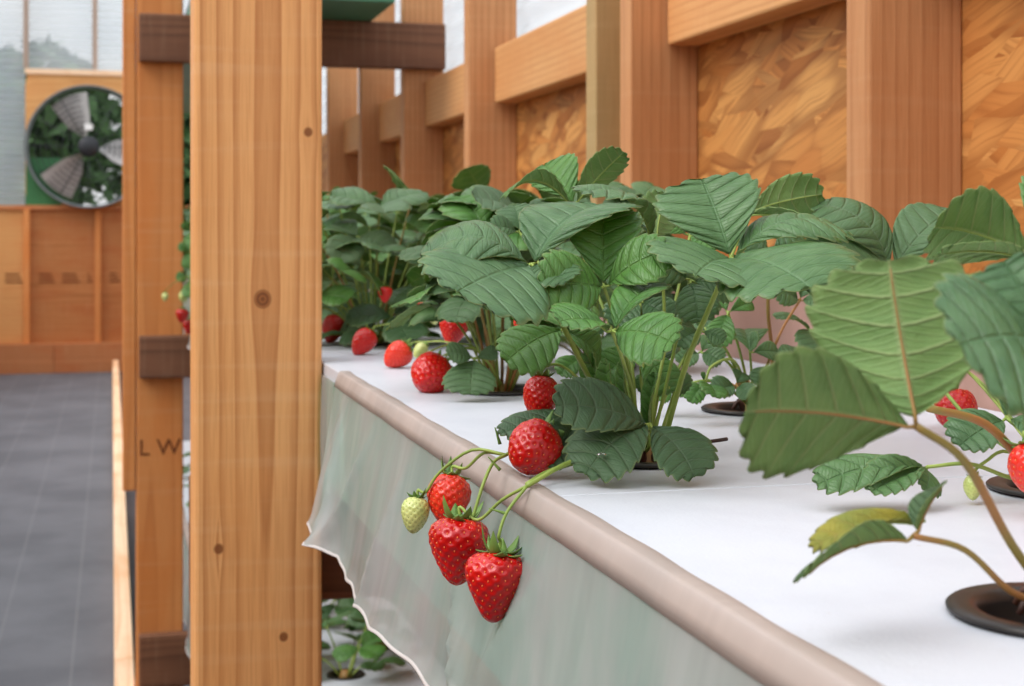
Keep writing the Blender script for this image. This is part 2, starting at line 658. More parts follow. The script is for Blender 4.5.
POLY = poly_mat()
METAL = plain('grey_metal', lin(176, 174, 172), .45, .5, .1, 8, .1)
DKMETAL = plain('dark_metal', lin(46, 48, 52), .45, .5, .3)
GRNPAINT = plain('green_paint', lin(64, 128, 78), .5, .4, 0, 4, .1)
WHITE = plain('white_label', lin(236, 236, 234), .5)
INK = plain('dark_ink', lin(112, 62, 36), .8, .2)
DROPLET = NT('water')
_p = DROPLET.pbr((1, 1, 1, 1), .02, None, spec=.5)
_p.inputs['Transmission Weight'].default_value = 1
_p.inputs['IOR'].default_value = 1.33
DROPLET = DROPLET.done(_p)
FOLI = plain('outdoor_leaves', lin(78, 112, 66), .7, .3, 0, 3, .25)

# ------------------------------------------------------------------ setting
TOP = EYE - .178                 # top of the growing boards


def struct(o, kind='structure'):
    o['kind'] = kind
    return o


bm = bmesh.new(); bm_box(bm, (-3.4, -2.0, -.05), (1.2, 18.6, 0))
struct(from_bm('floor', bm, FABRIC))

# right wall: strand board below, clear corrugated sheet above
bm = bmesh.new(); bm_box(bm, (1.11, -2.0, 0), (1.125, 18.45, EYE + .53))
struct(from_bm('wall_right', bm, OSB))
bm = bmesh.new(); bm_box(bm, (-2.62, -2.0, 0), (-2.605, 18.45, EYE + .53))
struct(from_bm('wall_left', bm, OSB))  # unseen aisle wall, added to block low sky light and its reflections
bm = bmesh.new(); bm_box(bm, (-2.6, -2.02, 0), (1.11, -2.0, EYE + .53))
struct(from_bm('wall_front', bm, W_PLY))  # unseen wall behind the camera, added so light comes mainly from above


def corrugated(name, fixed, a0, a1, z0, z1, axis, mat, pitch=.076, amp=.009, parent=None):
    """sheet with horizontal ribs; axis 'X' runs along X at y=fixed, 'Y' along Y at x=fixed"""
    n = int((z1 - z0) / pitch * 8)
    V, Fc = [], []
    for i in range(n + 1):
        z = z0 + (z1 - z0) * i / n
        o = amp * math.sin(2 * math.pi * (z - z0) / pitch)
        for (a) in (a0, a1):
            for th in (0, .0015):
                V.append((a, fixed + o + th, z) if axis == 'X' else (fixed + o + th, a, z))
    for i in range(n):
        b = i * 4
        Fc += [(b, b + 2, b + 6, b + 4), (b + 1, b + 5, b + 7, b + 3), (b, b + 4, b + 5, b + 1), (b + 2, b + 3, b + 7, b + 6)]
    Fc += [(0, 1, 3, 2), (n * 4, n * 4 + 2, n * 4 + 3, n * 4 + 1)]
    return mesh(name, V, Fc, mat, parent)


struct(corrugated('window_1', 1.14, .2, 18.4, EYE + .50, EYE + 1.9, 'Y', POLY))

STUD_Y = [(1.80, W_STUD, 'nearest wall stud, reddish-brown with a long pointed grain figure'),
          (2.745, W_STUD, 'reddish-brown wall stud in front of the greyish treated one'),
          (2.965, W_TREAT, 'greyish-olive treated stud half hidden behind a reddish-brown stud'),
          (4.107, W_STUD, 'wall stud to the right of the one that carries the dark crossbeam'),
          (5.08, W_STUD, 'wall stud that the end of the upper dark crossbeam is fixed to'),
          (6.0, W_STUD, 'wall stud seen below the upper dark crossbeam, second beyond its end'),
          (6.95, W_STUD, 'furthest wall stud seen, beside the big front post')]
for (y, m, lb) in STUD_Y:
    o = timber('wall_stud', .97, 1.11, y, y + .066, 0, EYE + 1.9, m, None, .004)
    tag(o, lb, 'stud', 'studs along the right wall')
RAILS = [(.3, 1.795, 'wall rail in the upper right corner, above the near strand board'),
         (1.87, 2.74, 'pale rail between the two nearest reddish-brown wall studs'),
         (3.035, 4.10, 'long notched pale rail left of the greyish treated stud'),
         (4.18, 5.075, 'pale rail touching the stud that carries the dark crossbeam'),
         (5.15, 5.995, 'second furthest pale wall rail, below the dark crossbeam'),
         (6.07, 6.945, 'furthest short pale wall rail, just right of the front post')]
for (a, b, lb) in RAILS:
    o = timber('wall_rail', 1.042, 1.108, a, b, EYE + .362, EYE + .52, W_RAIL, None, .006)
    tag(o, lb, 'rail', 'rails between the wall studs')

# far wall
YW = 18.45
k_ = 17.7 / F
def fx(u):
    x = (u - 512) / F
    return YW * (x * CT + ST) / (CT - x * ST)
def fd(u):
    return YW / (CT - (u - 512) / F * ST)
def fz(v, u=60):
    return EYE + (HOR - v) / F * fd(u)


def boxo(name, lo, hi, m, parent=None, bevel=.004):
    c = (Vector(lo) + Vector(hi)) / 2
    h = (Vector(hi) - Vector(lo)) / 2
    bm = bmesh.new(); bm_box(bm, -h, h, bevel)
    return from_bm(name, bm, m, parent, False, c)


ZL, ZT = fz(208), fz(73)
struct(boxo('wall_back', (-3.4, YW, 0), (1.11, YW + .02, ZL), W_PLY))
struct(boxo('trim_1', (-3.4, YW - .05, ZL - .02), (1.11, YW + .03, ZL + .03), W_SILL))        # ledge under the fan
struct(boxo('trim_2', (-3.4, YW - .14, 0.0), (fx(54), YW - .001, fz(343)), W_SILL))
struct(boxo('trim_3', (fx(54) + .004, YW - .14, 0.0), (1.10, YW - .001, fz(343)), W_SILL))
for i, (u0, u1) in enumerate(((24, 30), (95, 101), (-48, -42), (150, 156))):
    struct(boxo('trim_%d' % (4 + i), (fx(u0), YW - .06, fz(343) + .001), (fx(u1), YW - .001, ZL - .021), W_ORANGE))
struct(boxo('trim_8', (-3.4, YW - .012, fz(343) + .001), (fx(24) - .002, YW - .001, ZL - .021), W_PLYL))  # paler sheet at left
struct(corrugated('window_2', YW + .05, -3.4, fx(25), ZL + .03, EYE + 3.2, 'X', POLY, .083, .024))
struct(corrugated('window_3', YW + .06, fx(25) + .003, 1.3, ZT + .02, EYE + 3.2, 'X', POLY, .083, .024))
GREYWOOD = wood('greyed_wood', lin(178, 156, 140), lin(140, 118, 104), 'Z', 20, 4)
for i, u in enumerate((26, 95)):
    struct(boxo('trim_%d' % (9 + i), (fx(u) - .03, YW - .02, ZT + .05), (fx(u) + .03, YW + .03, EYE + 3.2), GREYWOOD))

# fan and its mounting panel
FCX, FCZ, FR = fx(89), fz(147), .725
def ring_plate(cx, cz, r, x0, x1, z0, z1, y0, y1, seg=48):
    V, Fc = [], []
    for y in (y0, y1):
        for k in range(seg):
            a = 2 * math.pi * k / seg
            V.append((cx + r * math.cos(a), y, cz + r * math.sin(a)))
        for k in range(seg):
            a = 2 * math.pi * k / seg
            c, s = math.cos(a), math.sin(a)
            tx = ((x1 - cx) if c > 0 else (x0 - cx)) / c if abs(c) > 1e-6 else 1e9
            tz = ((z1 - cz) if s > 0 else (z0 - cz)) / s if abs(s) > 1e-6 else 1e9
            t = min(tx, tz)
            V.append((cx + t * c, y, cz + t * s))
    n = seg
    for k in range(n):
        j = (k + 1) % n
        Fc += [(k, n + k, n + j, j), (2 * n + k, 2 * n + j, 3 * n + j, 3 * n + k), (k, j, 2 * n + j, 2 * n + k), (n + k, 3 * n + k, 3 * n + j, n + j)]
    return V, Fc


fp = tag(empty('fan_panel', (0, 0, 0)), 'pale plywood panel with a round opening for the big fan', 'panel')
V, Fc = ring_plate(FCX, FCZ, FR * .97, fx(25) + .004, .62, ZL + .03, ZT + .02, YW, YW + .02)
mesh('plywood_sheet', V, Fc, W_PLYL, fp, False)
o = boxo('green_backing', (fx(26), YW - .006, ZL + .032), (fx(62), YW - .001, fz(158)), GRNPAINT, fp, .001)
o['label'] = 'green painted backing corner'
o = boxo('top_batten', (fx(25), YW - .03, ZT - .02), (.62, YW - .007, ZT + .04), W_KERB, fp, .003)

fan = tag(empty('exhaust_fan', (FCX, YW - .12, FCZ)), 'large round exhaust fan in the far wall', 'fan')
def rotx(vs):
    return [(x, -z, y) for (x, y, z) in vs]      # lathe axis to -Y
V, Fc = lathe_data([(FR * .955, -.2), (FR * .955, .04), (FR * .985, .07), (FR, .055), (FR * .985, .03), (FR * .965, .0), (FR * .965, -.2)], 64)
mesh('housing', rotx(V), Fc, plain('fan_ring_metal', lin(112, 118, 120), .45, .5, .2, 8, .1), fan)
g = []
for r in np.linspace(.18, FR * .92, 9):
    pts = [(r * math.cos(a), r * math.sin(a), .04) for a in np.linspace(0, 2 * math.pi, 49)]
    v, f = tube_data(pts, .005, .005, 96, 5); g.append((rotx([tuple(q) for q in v]), f))
for a in np.linspace(0, 2 * math.pi, 13)[:-1]:
    v, f = tube_data([(.1 * math.cos(a), .1 * math.sin(a), .04), (FR * .93 * math.cos(a), FR * .93 * math.sin(a), .04)], .006, .006, 1, 5)
    g.append((rotx([tuple(q) for q in v]), f))
V, Fc = merge(g)
mesh('wire_guard', V, Fc, DKMETAL, fan)
V, Fc = lathe_data([(.001, .09), (.10, .09), (.125, .06), (.125, -.12), (.001, -.12)], 32)
mesh('hub', rotx(V), Fc, DKMETAL, fan)
for b in range(3):
    a0 = math.radians(232 + b * 120)
    V, Fc = [], []
    for i in range(13):
        r = .13 + (FR * .88 - .13) * i / 12
        w = .20 + .52 * (i / 12) ** .8
        for j in range(9):
            a = a0 + (j / 8 - .5) * w / max(r, .3) * .62
            y = (j / 8 - .5) * .14
            V.append((r * math.cos(a), y, r * math.sin(a)))
    m = len(V)
    V += [(x, y + .006, z) for x, y, z in V]
    for i in range(12):
        for j in range(8):
            q = i * 9 + j
            Fc += [(q, q + 1, q + 10, q + 9), (m + q, m + q + 9, m + q + 10, m + q + 1)]
    mesh('blade', V, Fc, METAL, fan)
bm = bmesh.new(); bm_box(bm, (-.045, -.115, .19), (.045, -.105, .26), .004)
from_bm('sticker', bm, WHITE, fan)['label'] = 'small white sticker above the hub'

# trees behind the fan, outdoors
def bush(name, c, r, label, seed, n=3200):
    rr = np.random.default_rng(seed)
    V, Fc = [], []
    for i in range(n):
        d = rr.normal(size=3); d /= np.linalg.norm(d)
        p = np.array(c) + d * np.array(r) * rr.uniform(.25, 1.0)
        a = rr.normal(size=3); a /= np.linalg.norm(a)
        b = np.cross(a, rr.normal(size=3)); b /= np.linalg.norm(b)
        s = rr.uniform(.14, .30)
        o = len(V)
        for (x, y) in ((-.5, 0), (0, -.32), (.9, 0), (0, .32)):
            V.append(p + a * s * x + b * s * y)
        Fc.append((o, o + 1, o + 2, o + 3))
    t = empty(name, (0, 0, 0))
    tag(t, label, 'tree')
    mesh('foliage', V, Fc, FOLI, t, False)
    tube('trunk', [(c[0], c[1], -.05), (c[0] + .1, c[1], c[2])], .14, .08, W_BROWN, t, 6, 10)


bush('tree', (-1.05, 21.6, 3.0), (1.15, .9, 1.25), 'leafy green tree outdoors, seen through the left half of the fan', 5)
bush('tree', (.9, 23.6, 2.8), (1.2, .9, 1.5), 'leafy green tree outdoors, seen through the right half of the fan', 6)
bm = bmesh.new(); bm_box(bm, (-12, 18.65, -.1), (12, 40, -.05))
struct(from_bm('ground', bm, plain('grass_ground', lin(96, 120, 70), .9, .2, 0, 2, .2)))

# stamped marks on the plywood
def smudge_text(txt, size, m, parent, loc, rot, name):
    cu = bpy.data.curves.new(name, 'FONT')
    cu.body = txt; cu.size = size; cu.extrude = .0006; cu.align_x = 'CENTER'
    t = bpy.data.objects.new(name, cu); COL.objects.link(t)
    dg = bpy.context.evaluated_depsgraph_get()
    me = bpy.data.meshes.new_from_object(t.evaluated_get(dg))
    bpy.data.objects.remove(t)
    me.materials.clear(); me.materials.append(m)
    o = link(name, me, parent, loc)
    o.rotation_euler = rot
    return o


# kerb boards along the aisle
for (a, b, lb) in ((2.9, 4.62, 'pale kerb board nearest the camera, at the foot of the growing racks'),
                   (4.625, 5.45, 'short pale kerb board, second from the camera, beside the far post'),
                   (5.455, 18.2, 'long pale kerb board running back to the far wall')):
    o = timber('kerb_board', .008, .074, a, b, 0, .15, W_KERB, None, .005)
    tag(o, lb, 'kerb', 'kerb boards along the aisle')

# posts
PY = 2.03
p1 = tag(timber('rack_post', .105, .2755, PY, PY + .10, 0, 3.2, W_POST, None, .006),
         'broad sawn fir post in the foreground, with knots and straight grain', 'post')
PY2 = 5.08
p2 = tag(empty('rack_post', (.15, PY2, 0)), 'orange fir post further back in the aisle, with a side board', 'post')
timber('post_body', .077, .228, PY2, PY2 + .12, 0, 3.2, W_ORANGE, p2, .006, (.15, PY2, 0))
timber('side_board', .034, .075, PY2 - .0, PY2 + .12, EYE - .85, 3.2, W_ORANGE, p2, .004, (.15, PY2, 0))
st_ = smudge_text('L W', .075, INK, p2, (0.002, -.0005, EYE - .735), (math.pi / 2, 0, 0), 'stamped_mark')
st_['label'] = 'dark stamped letters'

# cross beams that carry the troughs
def beam(x0, x1, y0, y1, z0, z1, lb):
    o = timber('cross_beam', x0, x1, y0, y1, EYE + z0, EYE + z1, W_BROWN, None, .005)
    tag(o, lb, 'beam', 'crossbeams carrying the troughs')


beam(.105, 1.108, PY + .102, PY + .145, -.525, -.342, 'dark crossbeam under the near trough, behind the foreground post')
beam(.085, 1.107, PY2 - .05, PY2 - .003, .557, .714, 'dark crossbeam at the top, from the far post to a wall stud')
beam(.085, .968, PY2 - .05, PY2 - .003, -.478, -.340, 'dark crossbeam across the middle of the far post')
beam(.085, .968, PY2 - .05, PY2 - .003, -1.49, -1.318, 'dark crossbeam at the foot of the far post')

# ------------------------------------------------------------------ growing troughs
X0, X1 = .278, .85
CUPS = []


def holes(o, cups, z):
    V, Fc = [], []
    for (x, y) in cups:
        b = len(V)
        for zz in (z - .06, z + .03):
            for k in range(32):
                a = 2 * math.pi * k / 32
                V.append((x + .040 * math.cos(a), y + .040 * math.sin(a), zz))
        for k in range(32):
            j = (k + 1) % 32
            Fc.append((b + k, b + j, b + 32 + j, b + 32 + k))
        Fc.append(tuple(b + k for k in range(32))[::-1])
        Fc.append(tuple(b + 32 + k for k in range(32)))
    c = mesh('cutter', V, Fc, FOAM, None, False)
    md = o.modifiers.new('b', 'BOOLEAN'); md.object = c; md.operation = 'DIFFERENCE'; md.solver = 'EXACT'
    bpy.context.view_layer.update()
    dg = bpy.context.evaluated_depsgraph_get()
    me = bpy.data.meshes.new_from_object(o.evaluated_get(dg))
    o.modifiers.clear()
    old = o.data
    o.data = me
    bpy.data.meshes.remove(old)
    cm = c.data
    bpy.data.objects.remove(c); bpy.data.meshes.remove(cm)


def skirt(name, y0, y1, z, root, seed, drop=.178, flare=.036, endslant=.06, n=150, mat=FILM):
    """the free hanging sheet of milky film at the aisle side, with folds"""
    rr = np.random.default_rng(seed)
    ph = rr.uniform(0, 6.28, 6)
    V, Fc = [], []
    m = 30
    for i in range(n + 1):
        s = i / n
        for j in range(m + 1):
            t = j / m
            y = y0 + (y1 - y0) * s - endslant * t * s ** 6
            f = t ** 1.1
            w = (.0055 * math.sin(y * 13 + ph[0] + t * 2) + .002 * math.sin(y * 29 + ph[1] - t * 1.5) + .0007 * math.sin(y * 90 + ph[2])) * f
            # sharp diagonal creases
            for (yc, sl, am) in ((1.58, .55, .009), (1.80, -.25, .010), (1.16, -.4, .008), (.92, .45, .007), (1.38, .3, .006), (.70, -.3, .006), (.5, .4, .006)):
                d = (y - yc) - sl * (t - .1) * .3
                w += 1.7 * am * math.exp(-abs(d) / .018) * min(1, t * 3) * (.4 + .6 * t)
            sag = -.005 * math.sin(y * 7 + ph[3]) * t - .0015 * math.sin(y * 60 + ph[4]) * t ** 4
            x = X0 - .0046 - (flare - .002) * t - w - .003 * max(0, t - .95) / .05
            V.append((x, y, z - .014 - (drop - .010) * t + sag))
    c = m + 1
    for i in range(n):
        for j in range(m):
            q = i * c + j
            Fc.append((q, q + c, q + c + 1, q + 1))
    o = mesh(name, V, Fc, mat, root)
    if name == 'film_skirt':
        H, G = [], []
        for i in range(n + 1):
            e, d = Vector(V[i * c + m]), Vector(V[i * c + m - 1])
            u = (d - e).normalized()
            for k in range(6):
                a = 2 * math.pi * k / 6
                H.append(e + u * .0018 * math.cos(a) + Vector((1, 0, 0)) * .0005 * math.sin(a) + u * .0004 * math.sin(i * 1.1))
        for i in range(n):
            for k in range(6):
                G.append((i * 6 + k, i * 6 + (k + 1) % 6, (i + 1) * 6 + (k + 1) % 6, (i + 1) * 6 + k))
        mesh('hem', H, G, HEM, root)
    return o


def fold(name, y0, y1, z, root, mat, w=.013):
    """rounded band of film turned over the board's edge"""
    V, Fc = [], []
    n = 120
    prof = [(w, .0008), (w - .001, .0016), (w * .5, .0018), (.003, .0016), (.0008, .0014), (-.0004, .0002), (-.0040, -.0085), (-.0068, -.017), (-.0062, -.017), (-.0010, -.003), (.003, .0004), (w, .0005)]
    for i in range(n + 1):
        y = y0 + (y1 - y0) * i / n
        wob = .0009 * math.sin(y * 17) + .0006 * math.sin(y * 57 + 1)
        for j, (x, zz) in enumerate(prof):
            V.append((X0 + x + (wob if j in (0, 1, 11) else wob * .3), y, z + zz))
    c = len(prof)
    for i in range(n):
        for j in range(c):
            q = i * c + j; j2 = (j + 1) % c
            Fc.append((q, i * c + j2, (i + 1) * c + j2, q + c))
    Fc.append(tuple(range(c))); Fc.append(tuple(n * c + j for j in range(c))[::-1])
    return mesh(name, V, Fc, mat, root)


def trough(label, y0, y1, z, cups, seams=(), film_y=None, group=None, seed=1, liner=LINER, back=True):
    root = tag(empty('growing_trough', (0, 0, 0)), label, 'trough', group)
    ys = [y0] + list(seams) + [y1]
    for a, b in zip(ys[:-1], ys[1:]):
        bm = bmesh.new(); bm_box(bm, (X0, a + .0012, z - .018), (X1, b - .0012, z), .001, 1)
        o = from_bm('foam_lid', bm, FOAM, root)
        cs = [c for c in cups if a < c[1] < b]
        if cs:
            holes(o, cs, z)
    # channel: floor and two long sides, lined in green
    bm = bmesh.new()
    bm_box(bm, (X0 + .004, y0, z - .16), (X1, y1, z - .148))
    bm_box(bm, (X0 + .004, y0, z - .148), (X0 + .022, y1, z - .019))
    bm_box(bm, (X1 - .018, y0, z - .148), (X1, y1, z - .019))
    bm_box(bm, (X0 + .022, y0, z - .148), (X1 - .018, y0 + .015, z - .019))
    bm_box(bm, (X0 + .022, y1 - .015, z - .148), (X1 - .018, y1, z - .019))
    from_bm('channel', bm, liner, root)
    if back:
        bm = bmesh.new(); bm_box(bm, (X1 + .001, y0, z - .16), (X1 + .02, y1, z + .122), .006)
        from_bm('back_board', bm, FILM_BACK, root)['label'] = 'pinkish film covered back board'
    if film_y:
        fold('film_fold', film_y[0], film_y[1], z, root, FILM_FOLD)
        if y0 < 1:
            skirt('film_flap', film_y[1] + .012, PY - .012, z, root, 44, .15, .0045, .0, 12)
        skirt('film_skirt', film_y[0], film_y[1], z, root, seed)
    return root


FRONT = [.61, 1.10, 1.62, 2.36, 2.80, 3.25, 3.70, 4.15, 4.60]
BACK = [.90, 1.38, 1.87, 2.36, 2.85, 3.35, 3.85, 4.35, 4.85]
FRONT2 = [5.6, 5.95, 6.3, 6.7, 7.1, 7.6]
near_f = [(.424, .607), (.402, 1.105)] + [(.42, 1.62)] + [(.40, y) for y in FRONT[3:]]
near_b = [(.632, .90)] + [(.615, y) for y in BACK[1:]]
far_f = [(.345, y) for y in FRONT2]
trough('middle trough in front, with white lids and a milky film skirt', .05, 2.20, TOP,
       [c for c in near_f + near_b if c[1] < 2.17], (.97,), (.12, 1.895), 'growing troughs', 3)
trough('middle trough behind the foreground post, up to the far post', 2.215, 5.0, TOP,
       [c for c in near_f + near_b if c[1] > 2.25], (3.85,), (2.26, 4.98), 'growing troughs', 9)
trough('middle trough beyond the far post', 5.25, 9.2, TOP, far_f, (), (5.26, 9.1), 'growing troughs', 12)
LOWZ = EYE - 1.158
low_c = [(.59, 3.90), (.73, 4.16), (.60, 4.45), (.42, 4.1), (.62, 5.3), (.42, 6.4), (.42, 7.2)]
trough('lower trough near the floor, white lids with small plants', 2.4, 8.5, LOWZ, low_c, (3.4, 5.2), (2.45, 8.4), 'growing troughs', 15, back=False)
trough('upper trough with green underside, above the top crossbeam', 4.6, 9.2, EYE + .714 + .161, [], (), None, 'growing troughs', 18, LINER_DK, back=False)

# ------------------------------------------------------------------ net cups
def cup_mesh():
    prof = [(.050, .0015), (.0505, .003), (.049, .0042), (.040, .0042), (.0365, .0030), (.0355, -.002), (.033, -.050), (.001, -.052),
            (.001, -.054), (.0345, -.0525), (.0375, -.002), (.0385, .0012), (.050, .0012)]
    V, Fc = lathe_data(prof, 48)
    return V, Fc


cup0 = None


def net_cup(x, y, z, label, group):
    global cup0
    if cup0 is None:
        cup0 = empty('net_cup', (x, y, z))
        V, Fc = cup_mesh()
        mesh('cup', V, Fc, BLACK_PL, cup0)
        V, Fc = lathe_data([(.001, -.016), (.018, -.013), (.030, -.017), (.0345, -.022), (.033, -.03), (.001, -.03)], 28)
        V = [(a, b, c + .006 * math.sin(a * 400) * math.cos(b * 330)) for a, b, c in V]
        mesh('growing_medium', V, Fc, MEDIA, cup0)
        r = cup0
    else:
        r = cup0.copy(); COL.objects.link(r); r.location = (x, y, z)
        for ch in cup0.children:
            c = ch.copy(); COL.objects.link(c); c.parent = r
    tag(r, label, 'net cup', group)
    return r


# ------------------------------------------------------------------ strawberry leaves
def leaflet(base, tip, nrm, W=.85, fold=.22, bow=.12, edge=.12, N=9, rpt=4, cols=5, seed=0, wave=.02, thick=.0006, rib=.0010):
    """one toothed, pleated leaflet: returns verts, faces, material index, uv"""
    rr = np.random.default_rng(seed)
    base = np.array(base); tip = np.array(tip)
    yv = tip - base
    L = np.linalg.norm(yv); yv = yv / L
    nz = np.array(nrm, dtype=float)
    nz = nz - yv * nz.dot(yv); nz /= np.linalg.norm(nz)
    xv = np.cross(yv, nz)
    R = N * rpt + 1
    ph = np.linspace(.03, math.pi - .05, R)[:, None]
    t = np.linspace(-1, 1, 2 * cols + 1)[None, :]
    s = ph / math.pi
    vn = s * N - .6
    f = np.mod(s * N, 1.0)
    h = np.where(f < .6, f / .6, (1 - f) / .4)
    h = np.sin(h * math.pi / 2)
    a = np.clip((s - .16) / .2, 0, 1)
    amp = .085 * a * a * (3 - 2 * a)
    ym = (1 - np.cos(ph)) / 2
    xm = .5 * W * 2.30 * ym ** .92 * (1 - ym) ** .42
    yc = ym - .20 * np.sin(ph) ** 2
    xm = xm * (1 + amp * 1.25 * (h - .6))
    ym2 = ym + amp * .75 * (h - .6)
    at = np.abs(t)
    Y = yc + (ym2 - yc) * at ** 1.25
    X = (xm + .006) * t * (1 + rr.uniform(-.10, .10) * np.sign(t)) + rr.uniform(-.07, .07) * Y * Y
    Z = fold * (1.7 - 1.2 * Y) * np.abs(X) - edge * X ** 2 / W * 2.0
    Z = Z + bow * 4 * Y * (1 - Y)
    mound = np.abs(np.sin(math.pi * (vn)))
    Z = Z + .020 * mound * np.clip(at * 3, 0, 1) * (1 - .5 * at ** 3)
    Z = Z - .012 * np.exp(-(t / .10) ** 2)
    k1, k2, p1_, p2_ = rr.uniform(1.2, 2.4), rr.uniform(2.5, 4), rr.uniform(0, 6.28), rr.uniform(0, 6.28)
    Z = Z + wave * at ** 1.5 * (np.sin(ph * k1 + p1_ + t * 1.0) + .6 * np.sin(ph * k2 + p2_ - t * 2))
    Pt = base + (X * L)[..., None] * xv + (Y * L)[..., None] * yv + (Z * L)[..., None] * nz
    C = 2 * cols + 1
    top = Pt.reshape(-1, 3)
    n = len(top)
    V = np.concatenate([top, top - nz * thick])
    uv1 = np.stack([np.broadcast_to(t * .5 + .5, (R, C)), np.broadcast_to(vn, (R, C))], -1).reshape(-1, 2)
    UV = np.concatenate([uv1, uv1])
    Fc, mi = [], []
    for i in range(R - 1):
        for j in range(C - 1):
            q = i * C + j
            Fc.append((q, q + 1, q + C + 1, q + C)); mi.append(0)
            Fc.append((n + q, n + q + C, n + q + C + 1, n + q + 1)); mi.append(1)
        q = i * C
        Fc.append((q, q + C, n + q + C, n + q)); mi.append(1)
        q = i * C + C - 1
        Fc.append((q + C, q, n + q, n + q + C)); mi.append(1)
    for j in range(C - 1):
        Fc.append((j + 1, j, n + j, n + j + 1)); mi.append(1)
        q = (R - 1) * C + j
        Fc.append((q, q + 1, n + q + 1, n + q)); mi.append(1)
    # midrib and short stalk of the leaflet, standing out below
    k = [int(R * q) for q in (.10, .22, .36, .50, .64, .78, .90)]
    mid = [base - yv * .004] + [Pt[i, cols] - nz * (thick + .0002) for i in k]
    tv, tf = tube_data([Vector(p) for p in mid], rib, rib * .25, 10, 6)
    b = len(V)
    V = np.concatenate([V, np.array([tuple(p) for p in tv])])
    UV = np.concatenate([UV, np.zeros((len(tv), 2))])
    Fc += [tuple(i + b for i in q) for q in tf]
    mi += [2] * len(tf)
    return V, Fc, mi, UV


def leaf_object(name, leaflets, mats, parent, origin):
    V, Fc, mi, UV = [], [], [], []
    o = 0
    for (v, f, m, u) in leaflets:
        V.append(v - np.array(origin)); UV.append(u)
        Fc += [tuple(i + o for i in q) for q in f]
        mi += m
        o += len(v)
    return mesh(name, np.concatenate(V), Fc, mats, parent, True, mi, np.concatenate(UV))


SEEDC = [100]


def hero_leaf(plant, hub, lets, stalk=None, mats=(LT_DARK, LB), sm=None, sr=(.0016, .0012), **kw):
    """hub (u, v, d); lets: (tip u, v, d, width, (right, up, toward viewer) normal, options)"""
    org = plant.location
    h = P(*hub)
    out = []
    for q in lets:
        u, v, d, w, n = q[:5]
        opt = dict(kw); opt.update(q[5] if len(q) > 5 else {})
        SEEDC[0] += 1
        tip = P(u, v, d)
        b = h + (tip - h).normalized() * .004
        out.append(leaflet(b, tip, CV(*n), w, seed=SEEDC[0], cols=6, rpt=5, N=opt.pop('N', 10), **opt))
    lf = leaf_object('leaf', out, list(mats) + [sm or ST_GREEN], plant, org)
    if stalk:
        pts = [p if isinstance(p, Vector) else P(*p) for p in stalk] + [h]
        tube('leaf_stalk', [p - org for p in pts], sr[0], sr[1], sm or ST_GREEN, lf, 18, 8)
    return lf


# generic plants, built once and copied
def generic_plant(name, seed, nleaf=13, hmin=.06, hmax=.225, size=(.052, .076), tilt=(.25, 1.15)):
    rr = np.random.default_rng(seed)
    root = empty(name, (0, 0, 0))
    V, Fc = lathe_data([(.001, .012), (.007, .010), (.011, .0), (.012, -.018), (.001, -.018)], 14)
    mesh('crown', V, Fc, ST_BROWN, root)
    for i in range(nleaf):
        az = i * 2.399 + rr.uniform(-.4, .4)
        q = (i + .5) / nleaf
        ti = tilt[0] + (tilt[1] - tilt[0]) * q
        ln = hmax + (hmin - hmax) * q * rr.uniform(.7, 1.15)
        dr = Vector((math.cos(az), math.sin(az), 0))
        p0 = dr * .008
        hub = dr * (ln * math.sin(ti)) + UP * (ln * math.cos(ti))
        mid = p0.lerp(hub, .5) + UP * (.16 * ln * math.sin(ti))
        L = rr.uniform(*size)
        out_dir = (dr * math.sin(min(ti + .55, 1.75)) + UP * math.cos(min(ti + .55, 1.75))).normalized()
        n0 = (UP * 1.0 + dr * .35 * 1 + Vector(tuple(rr.normal(size=3) * .22))).normalized()
        lets = []
        for k, an in enumerate((0, 1.75, -1.75)):
            an += rr.uniform(-.2, .2)
            d = Quaternion(n0, an) @ (out_dir - n0 * out_dir.dot(n0)).normalized()
            d = (d + UP * rr.uniform(-.35, .30)).normalized()
            tip = hub + d * L * (1.0 if k == 0 else .93)
            tip.z = max(tip.z, .016)
            lets.append(leaflet(hub + d * .003, tip, n0, rr.uniform(.88, 1.02), rr.uniform(.05, .4), rr.uniform(.02, .16), rr.uniform(.05, .3), 8, 3, 4, int(rr.integers(1e6)), .03))
        mt = [(LT_DARK, LT_FRESH, LT_DARK, LT_OLD)[int(rr.integers(4))], LB, ST_GREEN]
        lf = leaf_object('leaf', lets, mt, root, (0, 0, 0))
        tube('leaf_stalk', [p0, mid, hub], .0017, .0012, ST_GREEN if rr.random() < .7 else ST_BROWN, lf, 8, 6)
    return root


def copy_tree(o, parent=None):
    c = o.copy(); COL.objects.link(c)
    if parent:
        c.parent = parent
    for ch in o.children:
        copy_tree(ch, c)
    return c


protos = [generic_plant('strawberry_plant', 28, 24, .12, .21, (.05, .072), (.12, .66))] + [generic_plant('strawberry_plant', s, n) for s, n in ((21, 27), (22, 25), (23, 28), (24, 26))]
small = generic_plant('strawberry_plant', 31, 6, .05, .10, (.04, .055), (.4, 1.2))
used = set()


def place_plant(i, x, y, z, rz, sc, label, group='strawberry plants in the troughs', pr=None):
    src = pr if pr is not None else protos[i % len(protos)]
    o = src if src.name not in used else copy_tree(src)
    used.add(src.name)
    o.location = (x, y, z - .004); o.rotation_euler = (0, 0, rz); o.scale = (sc, sc, sc)
    tag(o, label, 'plant', group)
    return o


